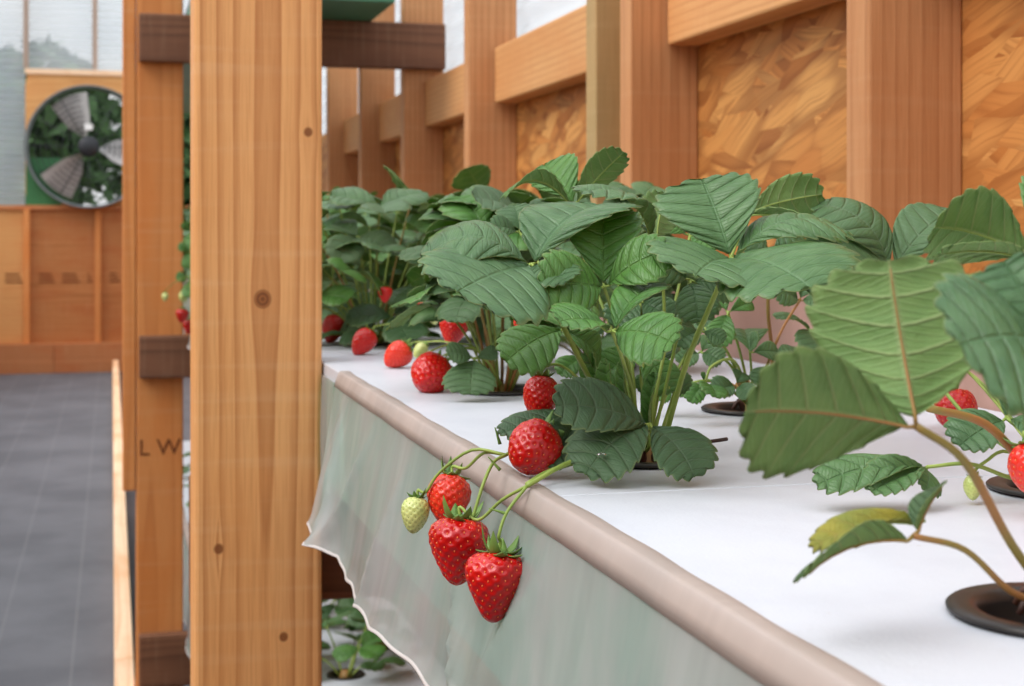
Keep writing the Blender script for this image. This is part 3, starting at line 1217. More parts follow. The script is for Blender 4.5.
ORD = ['first', 'second', 'third', 'fourth', 'fifth', 'sixth', 'seventh', 'eighth', 'ninth', 'tenth', 'eleventh', 'twelfth']
cupg = 'black net cups set in the white lids'
PL = {}
P_I = {2: 0, 3: 1, 4: 2, 5: 3, 6: 4, 7: 1, 8: 2}
for i, (x, y) in enumerate(near_f):
    net_cup(x, y, TOP, ('round black net cup in the white lid at bottom right' if i == 0 else
                        'black net cup under the middle plant with the hanging berries' if i == 1 else
                        'black net cup in the aisle-side row, %s from the camera' % ORD[i]), cupg)
    if i >= 2:
        PL[i] = place_plant(P_I.get(i, i), x, y, TOP, 0 if i in (2, 8) else i * 1.9 + .4, 1.0 if i in (2, 8) else 1.05 + .1 * math.sin(i * 5), 'leafy strawberry plant in the aisle-side row, %s from the camera' % ORD[i])
for i, (x, y) in enumerate(near_b):
    net_cup(x, y, TOP, 'black net cup in the wall-side row, %s from the camera' % ORD[i], cupg)
    if i >= 2:
        place_plant(1 + (i + 1) % 4, x, y, TOP, i * 2.3 + 1.0, 1.08 + .12 * math.sin(i * 3), 'leafy strawberry plant in the wall-side row, %s from the camera' % ORD[i])
for i, (x, y) in enumerate(far_f):
    net_cup(x, y, TOP, 'black net cup beyond the far post, %s in its row' % ORD[i], cupg)
    place_plant(i + 2, x, y, TOP, i * 1.3, 1.25, 'strawberry plant beyond the far post, %s in its row' % ORD[i])
LOWL = ['first small plant on the low trough, in the gap below the film', 'small plant on the low trough, right under the film hem',
        'small plant on the low trough, highest in the gap below the film', 'small plant on the low trough at its aisle edge, nearest the camera',
        'small plant on the low trough level with the far post', 'small plant on the low trough just beyond the far post', 'small plant on the low trough furthest back']
for i, (x, y) in enumerate(low_c):
    net_cup(x, y, LOWZ, 'net cup of the ' + LOWL[i].replace('on the low trough, ', '').replace('on the low trough ', ''), cupg)
    place_plant(0, x, y, LOWZ, i * 2.1, 1.6, LOWL[i], 'small plants on the low trough', small)

# ------------------------------------------------------------------ the plants in front
def crown(root, z=.0, r=.011):
    V, Fc = lathe_data([(.001, .016), (.006, .014), (r, .002), (r * 1.1, -.012), (.001, -.012)], 16)
    V = [(a * (1 + .15 * math.sin(7 * math.atan2(b, a))), b, c) for a, b, c in V]
    o = mesh('crown', V, Fc, ST_BROWN, root)
    parts = []
    for i in range(6):
        a = i * 1.05
        d = Vector((math.cos(a), math.sin(a), 0))
        parts.append(tube_data([d * .006, d * .014 + UP * .014, d * .021 + UP * .006], .0035, .0015, 6, 6))
    V, Fc = merge(parts)
    mesh('dry_bracts', V, Fc, ST_DARK, root)


hx, hy = near_f[1]
HP = tag(empty('strawberry_plant', (hx, hy, TOP - .004)), 'middle strawberry plant in sharp focus, whose berries hang over the edge', 'plant')
crown(HP)
C0 = Vector((hx, hy, TOP + .004))
def cr(r, u, t):
    return C0 + RGT * r + UP * u - FWD * t


# fruit stalks of the middle plant
def truss(pts, r0, r1, parent=HP, m=ST_GREEN):
    o = parent.location
    return tube('fruit_stalk', [(p if isinstance(p, Vector) else P(*p)) - o for p in pts], r0, r1, m, parent, 22, 8)


LF_, LD_ = (LT_FRESH, LB), (LT_DARK, LB)
# A: big leaf at the left
hero_leaf(HP, (531, 264, 1.06), [
    (421, 258, 1.06, .98, (.15, .90, .45), dict(bow=.28, fold=.10, edge=.30)),
    (458, 292, .985, 1.10, (-.05, .62, .8), dict(bow=.05, fold=-.02, edge=.08)),
    (566, 282, 1.03, 1.0, (.2, .6, .75), dict(bow=.05, fold=.1)),
    (600, 206, 1.13, .95, (-.30, .8, .5), dict(bow=.12, fold=.28, edge=.15)),
], [cr(-.012, .0, .004), (585, 370, 1.13), (556, 312, 1.09)], LD_, sr=(.0022, .0016))
hero_leaf(HP, (604, 287, 1.07), [
    (598, 210, 1.11, .86, (0, .35, .95), dict(bow=.08, fold=.35)),
    (672, 254, 1.05, .80, (.05, .65, .75), dict(bow=.15, fold=.2)),
    (541, 286, 1.03, .86, (-.1, .3, .95), dict(bow=.10, fold=.2, edge=.2)),
], [cr(-.004, 0, 0), (632, 385, 1.14), (618, 330, 1.11)], LF_)
hero_leaf(HP, (612, 331, 1.02), [
    (560, 322, .99, .95, (-.1, .85, .5), dict(bow=.12, fold=.25)),
    (655, 283, 1.06, .62, (-.55, .35, .75), dict(bow=.1, fold=.3)),
    (675, 343, .985, .92, (.05, .55, .85), dict(bow=.12, fold=.05, edge=.1)),
], [cr(-.002, 0, .004), (634, 400, 1.12), (622, 358, 1.06)], LF_)
hero_leaf(HP, (731, 258, 1.09), [
    (706, 178, 1.13, 1.12, (-.15, .45, .9), dict(bow=.04, fold=.30, edge=.1)),
    (846, 232, 1.10, .70, (.05, .97, .25), dict(bow=.24, fold=.10, edge=.35)),
    (806, 290, 1.0, 1.05, (.0, .66, .75), dict(bow=.10, fold=.03, edge=.12)),
    (690, 274, 1.02, 1.1, (-.1, .65, .75), dict(bow=.06, fold=.1, edge=.1)),
], [cr(.012, 0, .002), (685, 368, 1.13), (712, 302, 1.09)], LD_, sr=(.0023, .0017))
hero_leaf(HP, (655, 240, 1.19), [
    (581, 192, 1.15, .72, (0, .97, .25), dict(bow=.22, fold=.25, edge=.3)),
    (668, 196, 1.21, .95, (.1, .6, -.6), dict(bow=.1, fold=.3)),
    (622, 216, 1.25, .8, (0, .9, -.35), dict(bow=.1, fold=.3)),
], [cr(.002, 0, -.006), (660, 380, 1.19), (664, 300, 1.2)], LD_)
hero_leaf(HP, (574, 204, 1.29), [
    (626, 154, 1.27, .55, (-.4, .25, -.75), dict(bow=.06, fold=.15)),
    (505, 196, 1.26, .62, (0, .9, -.3), dict(bow=.3, fold=.2)),
    (548, 163, 1.34, .75, (-.2, .35, .9), dict(bow=.1, fold=.2)),
], [cr(-.004, 0, -.008), (622, 360, 1.22), (585, 260, 1.27)], LF_)
hero_leaf(HP, (748, 212, 1.24), [
    (822, 192, 1.26, .62, (.1, .3, -.9), dict(bow=.08, fold=.1)),
    (838, 240, 1.20, .5, (0, .9, -.3), dict(bow=.1, fold=.1)),
    (722, 196, 1.3, .7, (-.2, .8, .3), dict(bow=.1)),
], [cr(.008, 0, -.006), (690, 350, 1.2), (726, 270, 1.23)], LF_)
# O: low drooping leaf in front of the cup
OL = hero_leaf(HP, (650, 424, 1.088), [
    (556, 408, 1.065, .78, (0, .75, .65), dict(bow=.10, fold=.12, edge=.1)),
    (585, 474, 1.045, .86, (-.2, .80, .6), dict(bow=.14, fold=.10, edge=.15)),
    (699, 475, 1.045, .86, (.25, .70, .7), dict(bow=.10, fold=.02, edge=.05)),
], [cr(0, .004, .006), (648, 432, 1.12)], (LT_OLD, LB), sr=(.0016, .0014))
# light leaf low at the left
hero_leaf(HP, (564, 328, 1.14), [
    (504, 360, 1.11, .85, (-.25, .55, .8), dict(bow=.08, fold=.12)),
    (540, 318, 1.2, .8, (-.2, .8, .4), dict()),
    (600, 362, 1.16, .7, (.2, .6, .7), dict()),
], [cr(-.012, 0, -.004), (610, 400, 1.16), (585, 362, 1.16)], LF_)
# leaves in the depth of the plant
hero_leaf(HP, (690, 280, 1.15), [
    (640, 258, 1.13, .8, (0, .4, .9), dict(fold=.2)), (735, 292, 1.15, .85, (.1, .6, .75), dict(fold=.1)), (700, 322, 1.12, .85, (0, .5, .85), dict(fold=.1)),
], [cr(.004, 0, -.004), (672, 360, 1.17)], LD_)
hero_leaf(HP, (640, 350, 1.2), [
    (600, 380, 1.18, .8, (-.2, .4, .9), dict(fold=.2)), (672, 392, 1.18, .8, (.2, .4, .9), dict(fold=.2)), (640, 310, 1.23, .85, (0, .4, .9), dict(fold=.2)),
], [cr(0, 0, -.008), (642, 400, 1.2)], LF_)
# leaf lying under the edge berry
hero_leaf(HP, (585, 415, 1.12), [
    (498, 432, 1.10, .62, (-.1, .9, .3), dict(bow=.05, fold=.1)), (545, 466, 1.075, .5, (.2, .6, .75), dict(bow=.1, fold=.5)),
], [cr(-.012, .002, .002), (612, 432, 1.13)], (LT_OLD, LB))
# folded young leaves by the crown
for (u, v, d, w) in ((604, 382, 1.14, .35), (588, 372, 1.16, .35), (655, 395, 1.14, .3), (622, 378, 1.12, .32)):
    hero_leaf(HP, (u + (645 - u) * .45, v + 40, d), [(u, v - 22, d - .01, w, (-.8, .2, .6), dict(fold=.9, bow=.05))], [cr(0, .002, 0), (u + (645 - u) * .6, v + 52, d)], LF_)
o = tube('cut_stalk', [p - HP.location for p in (cr(.02, .0, .01), P(700, 444, 1.14), P(727, 439, 1.12))], .0016, .0014, ST_DARK, HP, 8, 8)
o['label'] = 'dry cut stalk end'
# water drop
drop = P(602, 455, 1.045)
V, Fc = lathe_data([(.001, .0022), (.002, .0019), (.0033, .0008), (.0036, 0), (.003, -.0006), (.001, -.0008)], 20)

# more leaves in the depth of the middle plant
for (hub, tips, mt) in (
        ((560, 300, 1.2), ((530, 330, 1.19), (585, 325, 1.18), (556, 268, 1.23)), LD_),
        ((640, 300, 1.22), ((612, 325, 1.2), (672, 322, 1.2), (640, 262, 1.25)), LD_),
        ((690, 235, 1.28), ((655, 222, 1.28), (700, 205, 1.31), (720, 245, 1.25)), LF_),
        ((520, 232, 1.3), ((490, 225, 1.29), (515, 205, 1.33), (545, 240, 1.28)), LD_),
        ((610, 235, 1.3), ((580, 235, 1.28), (612, 205, 1.33), (640, 232, 1.29)), LD_),
        ((700, 330, 1.22), ((676, 345, 1.2), (725, 340, 1.21), (702, 305, 1.25)), LD_),
        ((585, 355, 1.22), ((560, 375, 1.21), (606, 380, 1.2), (585, 325, 1.25)), LF_),
        ((660, 370, 1.21), ((640, 392, 1.2), (686, 392, 1.2), (662, 345, 1.24)), LD_)):
    rr_ = np.random.default_rng(int(hub[0]))
    hero_leaf(HP, hub, [(t[0], t[1], t[2], .95, (rr_.uniform(-.3, .3), rr_.uniform(.4, .8), .75), dict(fold=rr_.uniform(.1, .35), bow=.1)) for t in tips],
              [cr(rr_.uniform(-.006, .006), 0, -.006), (hub[0] * .4 + 645 * .6, hub[1] * .35 + 425 * .65, 1.18)], mt)

# near right plant, out of focus
nx, ny = near_f[0]
NP = tag(empty('strawberry_plant', (nx, ny, TOP - .004)), 'blurred strawberry plant nearest the camera, at the right edge', 'plant')
crown(NP)
N0 = Vector((nx, ny, TOP + .004))
hero_leaf(NP, (916, 426, .635), [
    (744, 418, .615, .80, (-.05, .35, -.9), dict(bow=.10, fold=.12)),
    (892, 260, .66, 1.15, (.1, -.15, -.95), dict(bow=.08, fold=.22)),
], [N0, (1012, 545, .66), (965, 462, .64)], LD_, ST_BROWN, (.0022, .0018))
hero_leaf(NP, (1052, 345, .60), [
    (956, 338, .575, 1.45, (-.1, .6, .75), dict(bow=.10, fold=.03)),
    (1000, 262, .62, 1.2, (-.1, .35, .9), dict(bow=.1)),
    (1120, 330, .6, .9, (.2, .7, .6), dict()),
], [N0, (1066, 470, .64)], LD_, ST_GREEN, (.0022, .0018))
hero_leaf(NP, (1034, 258, .83), [
    (936, 224, .82, .90, (.05, .45, -.8), dict(bow=.14, fold=.12)),
    (945, 250, .80, .42, (0, .85, -.4), dict(bow=.05, fold=.1)),
    (1070, 190, .86, .9, (0, .4, .9), dict()),
], [N0 + Vector((.005, .005, 0)), (1062, 450, .74)], LF_, ST_GREEN)
hero_leaf(NP, (913, 536, .66), [
    (806, 574, .630, .50, (-.1, .70, -.6), dict(bow=.10, fold=.35)),
    (942, 484, .68, .50, (-.8, .2, .3), dict(bow=.05, fold=.6)),
], [N0, (1012, 592, .675), (965, 550, .665)], (LT_OLD, LB), ST_BROWN, (.0017, .0014))
o = hero_leaf(NP, (925, 520, .672), [(810, 545, .66, .34, (-.1, .9, .35), dict(bow=.10, fold=.35))], None, (LB_YEL, LB_YEL))
o['label'] = 'yellowed leaflet'

# wall-side plant at the right edge
bx, by = near_b[0]
BP = tag(empty('strawberry_plant', (bx, by, TOP - .004)), 'strawberry plant at the right edge, behind the blurred leaves', 'plant')
crown(BP)
B0 = Vector((bx, by, TOP + .004))
hero_leaf(BP, (892, 268, 1.24), [
    (820, 203, 1.26, .90, (.25, .75, .6), dict(bow=.22, fold=.1, edge=.3)),
    (958, 213, 1.27, .80, (-.3, .75, .6), dict(bow=.12, fold=.2)),
    (816, 300, 1.18, .95, (-.2, .45, .85), dict(bow=.12, fold=.15)),
], [B0, (960, 410, 1.12), (905, 320, 1.22)], (LT_OLD, LB), ST_GREEN)
hero_leaf(BP, (927, 467, .975), [
    (818, 486, .955, .42, (-.1, .8, .5), dict(bow=.12, fold=.1)),
    (872, 492, .945, .62, (-.5, .4, .7), dict(bow=.06, fold=.5)),
    (925, 490, .95, .85, (.5, .5, .7), dict(bow=.12, fold=.1)),
], [B0, (1012, 478, 1.0), (970, 464, .98)], LD_, ST_GREEN)
hero_leaf(BP, (1006, 418, 1.0), [
    (962, 448, .98, .9, (-.3, .6, .7), dict(bow=.1, fold=.3)), (1012, 380, 1.04, .9, (0, .5, .8), dict(fold=.3)), (1055, 440, .97, .9, (.2, .6, .7), dict(fold=.2)),
], [B0, (1055, 458, 1.02)], LD_, ST_GREEN)
hero_leaf(BP, (928, 408, .92), [
    (912, 352, .95, .7, (-.6, .4, .6), dict(fold=.4)),
], [B0, (1030, 468, .97), (985, 424, .94)], LD_, ST_BROWN, (.0032, .0026))

# wall-side plant behind the middle one
bx2, by2 = near_b[1]
BQ = tag(empty('strawberry_plant', (bx2, by2, TOP - .004)), 'low strawberry plant with small leaves behind the middle plant', 'plant')
crown(BQ)
Q0 = Vector((bx2, by2, TOP + .004))
hero_leaf(BQ, (728, 312, 1.42), [(716, 346, 1.40, .8, (-.3, .4, .9)), (752, 302, 1.44, .6, (.4, .5, .8)), (712, 292, 1.46, .7, (0, .5, .9))], [Q0, (742, 360, 1.46)], LF_)
hero_leaf(BQ, (750, 352, 1.42), [(758, 338, 1.4, .9, (0, .6, .8)), (742, 330, 1.47, .8, (0, .5, .8)), (778, 352, 1.43, .8, (.3, .5, .8))], [Q0, (752, 382, 1.46)], LD_)
hero_leaf(BQ, (775, 368, 1.43), [(756, 385, 1.41, .9, (0, .7, .7)), (800, 350, 1.47, .6, (.1, .8, .5)), (798, 378, 1.40, .8, (.1, .8, .5))], [Q0, (768, 386, 1.46)], LD_)
hero_leaf(BQ, (705, 384, 1.40), [(690, 402, 1.37, .6, (-.2, .4, .9)), (718, 398, 1.36, .75, (.3, .5, .8)), (702, 372, 1.40, .6, (0, .6, .8))], [Q0, (735, 362, 1.42), (712, 366, 1.41)], LF_)
hero_leaf(BQ, (812, 330, 1.55), [(776, 318, 1.52, .45, (0, .95, .3)), (850, 320, 1.58, .6, (0, .9, .3)), (822, 352, 1.5, .9, (0, .4, .9))], [Q0, (790, 372, 1.52)], (LT_OLD, LB))
hero_leaf(BQ, (770, 262, 1.45), [(740, 232, 1.45, .8, (0, .5, .8)), (806, 240, 1.48, .8, (0, .5, .8)), (772, 290, 1.42, .8, (0, .4, .9))], [Q0, (772, 372, 1.49), (768, 310, 1.46)], LD_, ST_BROWN, (.0022, .0017))

for (hub, tips, mt) in (
        ((700, 352, 1.44), ((678, 362, 1.42), (715, 338, 1.46), (722, 362, 1.42)), LD_),
        ((736, 385, 1.40), ((716, 392, 1.38), (742, 372, 1.42), (752, 396, 1.38)), LD_),
        ((800, 300, 1.52), ((775, 290, 1.5), (806, 278, 1.55), (826, 302, 1.5)), LD_),
        ((690, 318, 1.5), ((668, 322, 1.5), (694, 300, 1.53), (712, 326, 1.48)), LD_),
        ((790, 395, 1.42), ((772, 404, 1.39), (800, 380, 1.45), (812, 402, 1.4)), LD_),
        ((672, 388, 1.46), ((655, 398, 1.44), (676, 372, 1.48), (690, 396, 1.43)), LF_)):
    rr_ = np.random.default_rng(int(hub[0]))
    hero_leaf(BQ, hub, [(t[0], t[1], t[2], .95, (rr_.uniform(-.3, .3), rr_.uniform(.4, .8), .75), dict(fold=rr_.uniform(.1, .35), bow=.1)) for t in tips],
              [Q0, (hub[0] * .5 + 757 * .5, hub[1] * .5 + 390 * .5 - 8, 1.46)], mt, ST_BROWN if hub[0] > 730 else ST_GREEN)
for k in range(5):
    a = k * 1.3
    p_ = Vector((math.cos(a), math.sin(a), 0))
    tube('old_stalk', [Vector((0, 0, .004)), p_ * .02 + UP * .03, p_ * .055 + UP * .032], .0018, .0012, ST_BROWN, BQ, 10, 8)
# worn low leaf and pale bent stalks on the next plant along the edge
P2_ = PL[2]
c2 = Vector((.42, 1.62, TOP + .004))
o = hero_leaf(P2_, (474, 358, 1.60), [
    (470, 394, 1.56, 1.15, (.0, .45, .9), dict(bow=.06, fold=.08)),
    (447, 352, 1.58, .9, (-.2, .6, .8), dict(bow=.08, fold=.15)),
    (498, 352, 1.60, .8, (.2, .6, .8), dict(bow=.08, fold=.15))], [c2, (488, 362, 1.63)], (LT_OLD, LB))
o['label'] = 'worn low leaf with browned edge'
for (u, v) in ((428, 352), (436, 360)):
    truss([c2, (478, 350, 1.67), (452, v - 8, 1.66), (u, v, 1.68)], .0014, .0010, P2_)

# leaves of the plant at the far post that lean out over the edge
c8 = Vector((.40, 4.60, TOP + .004))
for (hub, tips) in (((188, 252, 4.68), ((178, 246, 4.66), (196, 238, 4.7), (190, 268, 4.66))),
                    ((187, 282, 4.68), ((176, 276, 4.66), (192, 296, 4.64), (200, 276, 4.7))),
                    ((190, 232, 4.72), ((184, 222, 4.7), (200, 226, 4.74), (190, 246, 4.7)))):
    hero_leaf(PL[8], hub, [(t[0], t[1], t[2], .95, (-.3, .6, .75), dict(bow=.1, fold=.2)) for t in tips], [c8, (205, 262, 4.72)], LF_)

# ------------------------------------------------------------------ strawberries
def berry_mesh(name, L, Wd, seed, mats, shape='cone', nu=96, nv=72, nseed=150, bump=1.0):
    rr = np.random.default_rng(seed)
    if shape == 'cone':
        kp = [(0, 0), (.015, .40), (.06, .70), (.14, .92), (.26, 1.0), (.40, .97), (.56, .83), (.72, .63), (.86, .44), (.94, .30), (.985, .15), (1, 0)]
    elif shape == 'round':
        kp = [(0, 0), (.015, .34), (.07, .66), (.18, .90), (.35, 1.0), (.52, .99), (.68, .88), (.82, .68), (.92, .45), (.975, .24), (.995, .10), (1, 0)]
    else:  # long
        kp = [(0, 0), (.015, .34), (.06, .62), (.15, .86), (.30, 1.0), (.48, .98), (.64, .86), (.80, .64), (.91, .42), (.97, .24), (.995, .10), (1, 0)]
    # resample by arc so poles are fine
    ks = np.array(kp)
    fine = np.linspace(0, 1, 800)
    rfull = np.interp(fine, ks[:, 0], ks[:, 1])
    kern = np.hanning(41); kern /= kern.sum()
    rsm = np.convolve(np.pad(rfull, 20, mode='reflect', reflect_type='odd'), kern, 'valid')
    rsm[0] = rsm[-1] = 0
    rsm = np.clip(rsm, 0, None)
    zf = (.5 - fine) * L
    rf = rsm * Wd / 2
    arc = np.concatenate([[0], np.cumsum(np.hypot(np.diff(zf), np.diff(rf)))])
    sv = np.linspace(0, arc[-1], nv)
    v = np.interp(sv, arc, fine)
    r = np.interp(v, fine, rf)
    z = (.5 - v) * L
    th = np.linspace(0, 2 * math.pi, nu, endpoint=False)
    a1, a2, a3 = rr.uniform(0, 6.28, 3)
    lump = 1 + .035 * np.sin(2 * th[None, :] + a1) + .025 * np.sin(3 * th[None, :] + a2 + 3 * v[:, None]) + .02 * np.sin(5 * th[None, :] + a3 - 4 * v[:, None])
    X = r[:, None] * np.cos(th) * lump
    Y = r[:, None] * np.sin(th) * lump
    Z = np.broadcast_to(z[:, None], X.shape)
    Pn = np.stack([X, Y, Z], -1).reshape(-1, 3)
    # seeds: spiral, evenly over the area
    area = np.cumsum(rf[1:] * np.diff(arc)); area = np.concatenate([[0], area]) / area[-1]
    sd = []
    for i in range(nseed):
        q = .015 + .975 * (i + .5) / nseed
        fv = np.interp(q, area, fine)
        an = i * 2.39996
        rad = np.interp(fv, fine, rf)
        l_ = 1 + .035 * math.sin(2 * an + a1) + .025 * math.sin(3 * an + a2 + 3 * fv) + .02 * math.sin(5 * an + a3 - 4 * fv)
        sd.append((rad * l_ * math.cos(an), rad * l_ * math.sin(an), (.5 - fv) * L))
    sd = np.array(sd)
    sp = math.sqrt(2 * math.pi * np.trapz(rf, arc) / nseed)
    sig = sp * .27
    depth = sp * .30 * bump
    cen = np.stack([np.zeros(len(Pn)), np.zeros(len(Pn)), Pn[:, 2] * .55], -1)
    nr = Pn - cen
    nr /= np.linalg.norm(nr, axis=1)[:, None] + 1e-9
    d2 = ((Pn[:, None, :] - sd[None]) ** 2).sum(-1)
    Pd = Pn - nr * (np.exp(-d2 / (2 * sig * sig)).max(1) * depth)[:, None] + nr * depth * .5
    V = list(Pd)
    Fc, mi = [], []
    for i in range(nv - 1):
        for j in range(nu):
            j2 = (j + 1) % nu
            Fc.append((i * nu + j, (i + 1) * nu + j, (i + 1) * nu + j2, i * nu + j2)); mi.append(0)
    for q in sd:
        n = q - np.array([0, 0, q[2] * .55]); n /= np.linalg.norm(n)
        c = q - n * depth * .30
        dn = np.array([0, 0, -1.]) - n * (-n[2]); dn /= np.linalg.norm(dn) + 1e-9
        sx = np.cross(n, dn)
        o = len(V)
        a, b, h = sp * .135, sp * .075, sp * .08
        for k in range(8):
            an = math.pi * 2 * k / 8
            V.append(c + dn * a * math.cos(an) + sx * b * math.sin(an))
        for k in range(8):
            an = math.pi * 2 * k / 8
            V.append(c + dn * a * .6 * math.cos(an) + sx * b * .6 * math.sin(an) + n * h)
        V.append(c + n * h * 1.25)
        for k in range(8):
            k2 = (k + 1) % 8
            Fc.append((o + k, o + k2, o + 8 + k2, o + 8 + k)); mi.append(1)
            Fc.append((o + 8 + k, o + 8 + k2, o + 16)); mi.append(1)
    ob = mesh(name, V, Fc, mats, None, True, mi)
    return ob


def calyx_data(Wd, seed, n=11, up=.5):
    """pointed sepals round the stalk, curling up by `up`"""
    rr = np.random.default_rng(seed)
    parts = []
    V, Fc = lathe_data([(.0003, .003), (.0022, .0026), (Wd * .12, .0006), (Wd * .13, -.001), (.0003, -.002)], 12)
    parts.append((V, Fc))
    for i in range(n):
        a = 2 * math.pi * i / n + rr.uniform(-.15, .15)
        ln = Wd * rr.uniform(.24, .42)
        w = Wd * rr.uniform(.07, .115)
        u = up * rr.uniform(-.1, 1.5)
        d = np.array([math.cos(a), math.sin(a), 0]); s = np.array([-math.sin(a), math.cos(a), 0])
        tw = rr.uniform(-.3, .3)
        V = []
        for k in range(8):
            q = k / 7
            ww = w * (math.sin(math.pi * min(1, .22 + q * .78)) ** .8) if q < 1 else .0002
            c = d * (Wd * .06 + ln * (q - .22 * u * q * q)) + np.array([0, 0, ln * (u * q * q - .12 * math.sin(q * 3.14))])
            for t in (-1, 0, 1):
                V.append(c + s * ww * t + np.array([0, 0, abs(t) * ww * .35 + tw * t * ww]))
        m = len(V)
        V += [v - np.array([0, 0, .0005]) for v in V]
        Fc = []
        for k in range(7):
            for t in (0, 1):
                b = k * 3 + t
                Fc += [(b, b + 3, b + 4, b + 1), (m + b, m + b + 1, m + b + 4, m + b + 3)]
            Fc += [(k * 3, m + k * 3, m + k * 3 + 3, k * 3 + 3), (k * 3 + 2, k * 3 + 5, m + k * 3 + 5, m + k * 3 + 2)]
        parts.append((V, Fc))
    return merge(parts)


PROTO = {}


def proto(kind):
    """unit berries: length 1 unit = 45 mm long, 39 mm wide at scale 1"""
    if kind not in PROTO:
        L, Wd, shp, mats, ns, sd = {
            'cone': (.048, .0445, 'cone', [RED, SEED], 150, 3), 'round': (.040, .040, 'round', [RED, SEED], 145, 5),
            'long': (.047, .036, 'long', [RED, SEED], 150, 8), 'orange': (.043, .037, 'long', [RED_OR, SEED], 140, 11),
            'green': (.040, .031, 'long', [GREEN_B, SEED_G], 130, 13)}[kind]
        f = berry_mesh('fruit', L, Wd, sd, mats, shp, nseed=ns, bump=.75 if kind != 'green' else .5)
        me = f.data
        bpy.data.objects.remove(f)
        PROTO[kind] = (me, L, Wd)
    return PROTO[kind]


BG = 'strawberries on the plants'


def berry(kind, u, v, d, axis, scale, label, stalk=None, spin=0., up=.5, seed=1, cal=True, group=BG, ns=9, name='strawberry', pos=None):
    """axis: direction from calyx to tip as (right, up, toward viewer); stalk: list of points ending above the calyx"""
    me, L, Wd = proto(kind)
    c = pos if pos is not None else P(u, v, d)
    zax = -CV(*axis)
    q = zax.to_track_quat('Z', 'Y') @ Quaternion((0, 0, 1), spin)
    M = Matrix.Translation(c) @ q.to_matrix().to_4x4() @ Matrix.Diagonal((scale, scale, scale, 1))
    r = empty(name, M=M)
    tag(r, label, 'strawberry', group)
    link('fruit', me, r)
    if cal:
        V, Fc = calyx_data(Wd, seed, ns, up)
        V = [(a, b, z + L * .488) for a, b, z in V]
        mesh('calyx', V, Fc, CALYX, r)
    if stalk:
        Mi = M.inverted()
        top = M @ Vector((0, 0, L * .5 + .001))
        pre = M @ Vector((0, 0, L * .5 + .0075))
        pts = [p if isinstance(p, Vector) else P(*p) for p in stalk] + [pre, top]
        tube('stalk', [Mi @ p for p in pts], .0012 / scale, .0011 / scale, ST_GREEN, r, 20, 8)
    return r


T1 = P(527, 486, 1.03)
T2 = P(506, 455, 1.10)
truss([cr(-.014, .0, .006), (606, 452, 1.09), (566, 464, 1.055), T1], .0021, .0017)
truss([cr(-.014, .0, .002), (596, 458, 1.10), (552, 470, 1.065), (527, 484, 1.035)], .0018, .0016)
truss([cr(-.016, .0, .0), (590, 452, 1.12), (556, 446, 1.13), (530, 440, 1.125), T2], .0017, .0014)
# bracts where the stalks fork
for (p, d) in ((P(500, 444, 1.10), CV(-.3, 1, .1)), (P(500, 470, 1.085), CV(-.7, .8, .1)), (P(507, 514, 1.02), CV(-.9, .3, .1))):
    o = tube('bract', [p - HP.location, p + d * .006 - HP.location, p + d * .013 - HP.location], .0014, .0004, CALYX, HP, 6, 6)

berry('cone', 496, 587, 1.015, (-.10, -1, .10), .97, 'lowest hanging ripe strawberry, heart shaped and bright red', [T1, (507, 512, 1.02), (499, 535, 1.015)], .4, .95, 4)
berry('cone', 458, 551, 1.065, (-.05, -1, .12), .98, 'big ripe hanging strawberry, just above and left of the lowest', [T1, (502, 500, 1.05), (478, 520, 1.06)], 1.9, .75, 7)
berry('orange', 448, 499, 1.125, (-.15, -1, .35), .86, 'orange-red hanging strawberry beside the small green one', [T2, (484, 453, 1.11), (466, 468, 1.118)], 2.7, .9, 9)
berry('green', 415, 515, 1.12, (-.12, -1, .2), .68, 'small unripe green strawberry, leftmost of the hanging cluster', [T2, (472, 450, 1.11), (440, 472, 1.115), (426, 492, 1.12)], .2, .6, 10, ns=9)
st = berry('round', 533, 449, 1.085, (-.62, -.45, .6), .98, 'ripe strawberry lying on the edge of the white lid', [(600, 450, 1.12), (575, 446, 1.11)], .9, .7, 12)
berry('long', 541, 399, 1.135, (-.05, -1, .15), .76, 'ripe strawberry hanging above the one on the edge', [cr(-.01, .0, 0), (590, 392, 1.15), (562, 366, 1.15)], 2.2, .5, 14)
# lone short stalk from the fork down to the second berry
truss([T2, (494, 462, 1.09), (484, 482, 1.075), (472, 520, 1.068)], .0013, .0012)

def on_lid(u, v, d):
    return P(u, v, d)


FL1 = Vector((.42, 1.62, TOP + .008))
FL2 = Vector((.40, 2.36, TOP + .008))
berry('round', 430, 374.5, 1.665, (-.45, -.35, .85), 1.13, 'ripe strawberry nearest the camera among those lying in a line', [FL1, (478, 352, 1.68), (452, 350, 1.69)], .3, .5, 16)
berry('orange', 397, 355.5, 1.96, (-.75, -.62, .2), .90, 'orange-red strawberry second in the line lying along the edge', [FL1, (455, 345, 1.75), (424, 342, 1.9)], 1.1, .6, 18)
berry('long', 363, 342.5, 2.17, (-.5, -.7, .3), .92, 'ripe strawberry third in the line lying along the edge', [FL2, (392, 325, 2.2), (377, 326, 2.19)], 2.1, .5, 19)
berry('long', 333, 329, 2.42, (-.3, -.9, .3), 1.0, 'ripe strawberry last in the line, touching the foreground post', [FL2, (352, 312, 2.4), (342, 308, 2.42)], .7, .5, 20)
berry('cone', 453, 331, 1.86, (-.2, -.9, .4), .80, 'ripe strawberry half hidden in leaves behind the line', [FL1, (468, 320, 1.75), (458, 312, 1.83)], .9, .6, 21)
berry('cone', 385, 295, 2.25, (0, -1, .3), .50, 'small dark red strawberry deep in the foliage near the post', None, .9, .6, 22)
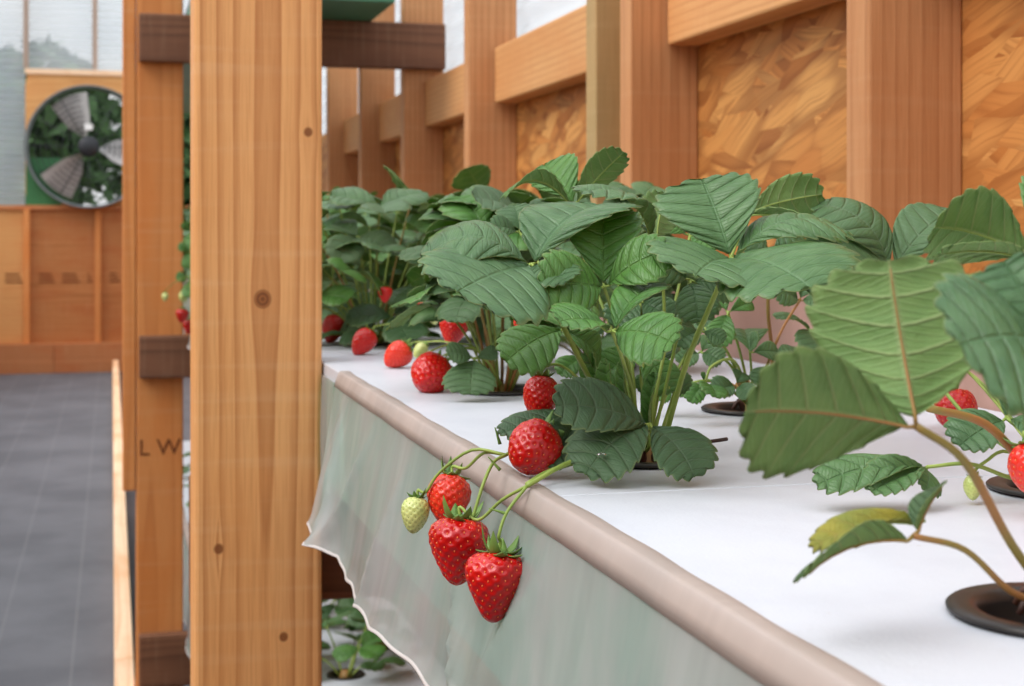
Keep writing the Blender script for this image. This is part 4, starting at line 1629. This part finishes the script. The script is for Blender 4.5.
berry('cone', 423, 311, 2.15, (-.3, -.9, .3), .48, 'small red strawberry beside a pale green one in the foliage', None, .9, .6, 23)
berry('green', 434, 316, 2.1, (.2, -1, .3), .62, 'pale green unripe strawberry in the foliage behind the line', None, .9, .6, 24)
berry('cone', 527, 328, 1.50, (-.1, -1, .3), .62, 'red strawberry glimpsed behind the stalk of the big left leaf', None, .9, .6, 25)
berry('round', 957, 411, 1.315, (.25, -.8, .5), .90, 'ripe strawberry on the white lid behind the blurred leaf', [B0 + Vector((0, .0, 0)), (985, 390, 1.28), (956, 363, 1.3), (944, 368, 1.31)], 1.4, .8, 26)
berry('round', 928, 388, 1.36, (-.2, -.9, .3), .78, 'strawberry half hidden by the stalk of the blurred leaf', [B0, (985, 386, 1.3), (945, 360, 1.34)], .4, .6, 27)
berry('orange', 1038, 472, .93, (.2, -.9, .4), .9, 'orange-red strawberry cut by the right edge of the picture', [B0, (1050, 440, .98), (1035, 438, .94)], .4, .6, 28)
berry('green', 973, 488, .98, (-.2, -.8, .5), .42, 'tiny yellowish young fruit with big sepals on the lid at right', [B0, (1010, 452, 1.0), (985, 462, .985)], .4, .4, 29, ns=7)
berry('green', 420, 351, 1.80, (-.5, -.6, .4), .52, 'pale green young fruit between the second and the nearest strawberry of the line', None, .2, 1., 40)
# seen between the two posts
berry('cone', 182, 316, 4.68, (-.1, -1, .1), .90, 'red strawberry hanging in the slot between the two posts, upper left', [Vector((.40, 4.60, TOP)), Vector((.27, 4.6, TOP + .03))], .4, .6, 30)
berry('cone', 189, 327, 4.72, (0, -1, .1), .92, 'red strawberry hanging in the slot between the two posts, lower right', [Vector((.40, 4.60, TOP)), Vector((.285, 4.6, TOP + .02))], 1.4, .6, 31)
berry('green', 165, 297, 4.62, (0, -1, .1), .66, 'small green strawberry in front of the far post', [Vector((.40, 4.60, TOP)), Vector((.29, 4.6, TOP + .05)), Vector((.20, 4.55, TOP + .04))], 1.4, .6, 32)
berry('green', 183, 297, 4.68, (0, -1, .1), .85, 'pale green strawberry hanging above the red ones between the posts', [Vector((.40, 4.60, TOP)), Vector((.28, 4.58, TOP + .04))], 1.4, .6, 33)

# the drop on the low leaf
dp = mesh('water_drop', V and lathe_data([(.0004, .0018), (.002, .0015), (.0032, .0006), (.0034, 0), (.003, -.0004), (.0004, -.0006)], 20)[0],
          lathe_data([(.0004, .0018), (.002, .0015), (.0032, .0006), (.0034, 0), (.003, -.0004), (.0004, -.0006)], 20)[1], DROPLET, None, True, None, None, drop)
tag(dp, 'clear water drop lying on the low drooping leaf', 'water drop')

# faint stamped marks across the far plywood
for (u, w) in ((14, .20), (47, .18), (71, .20), (90, .06), (115, .12)):
    bm = bmesh.new()
    for k in range(3):
        zz = .045 * (k - 1)
        bm_box(bm, (-w / 2, -.001, zz - .010), (w / 2 - .02 * k, .001, zz + .010))
    o = from_bm('stamped_mark', bm, INK, None, False, (fx(u), YW - .0135 if u < 24 else YW - .0015, fz(278)))
    o['kind'] = 'structure'
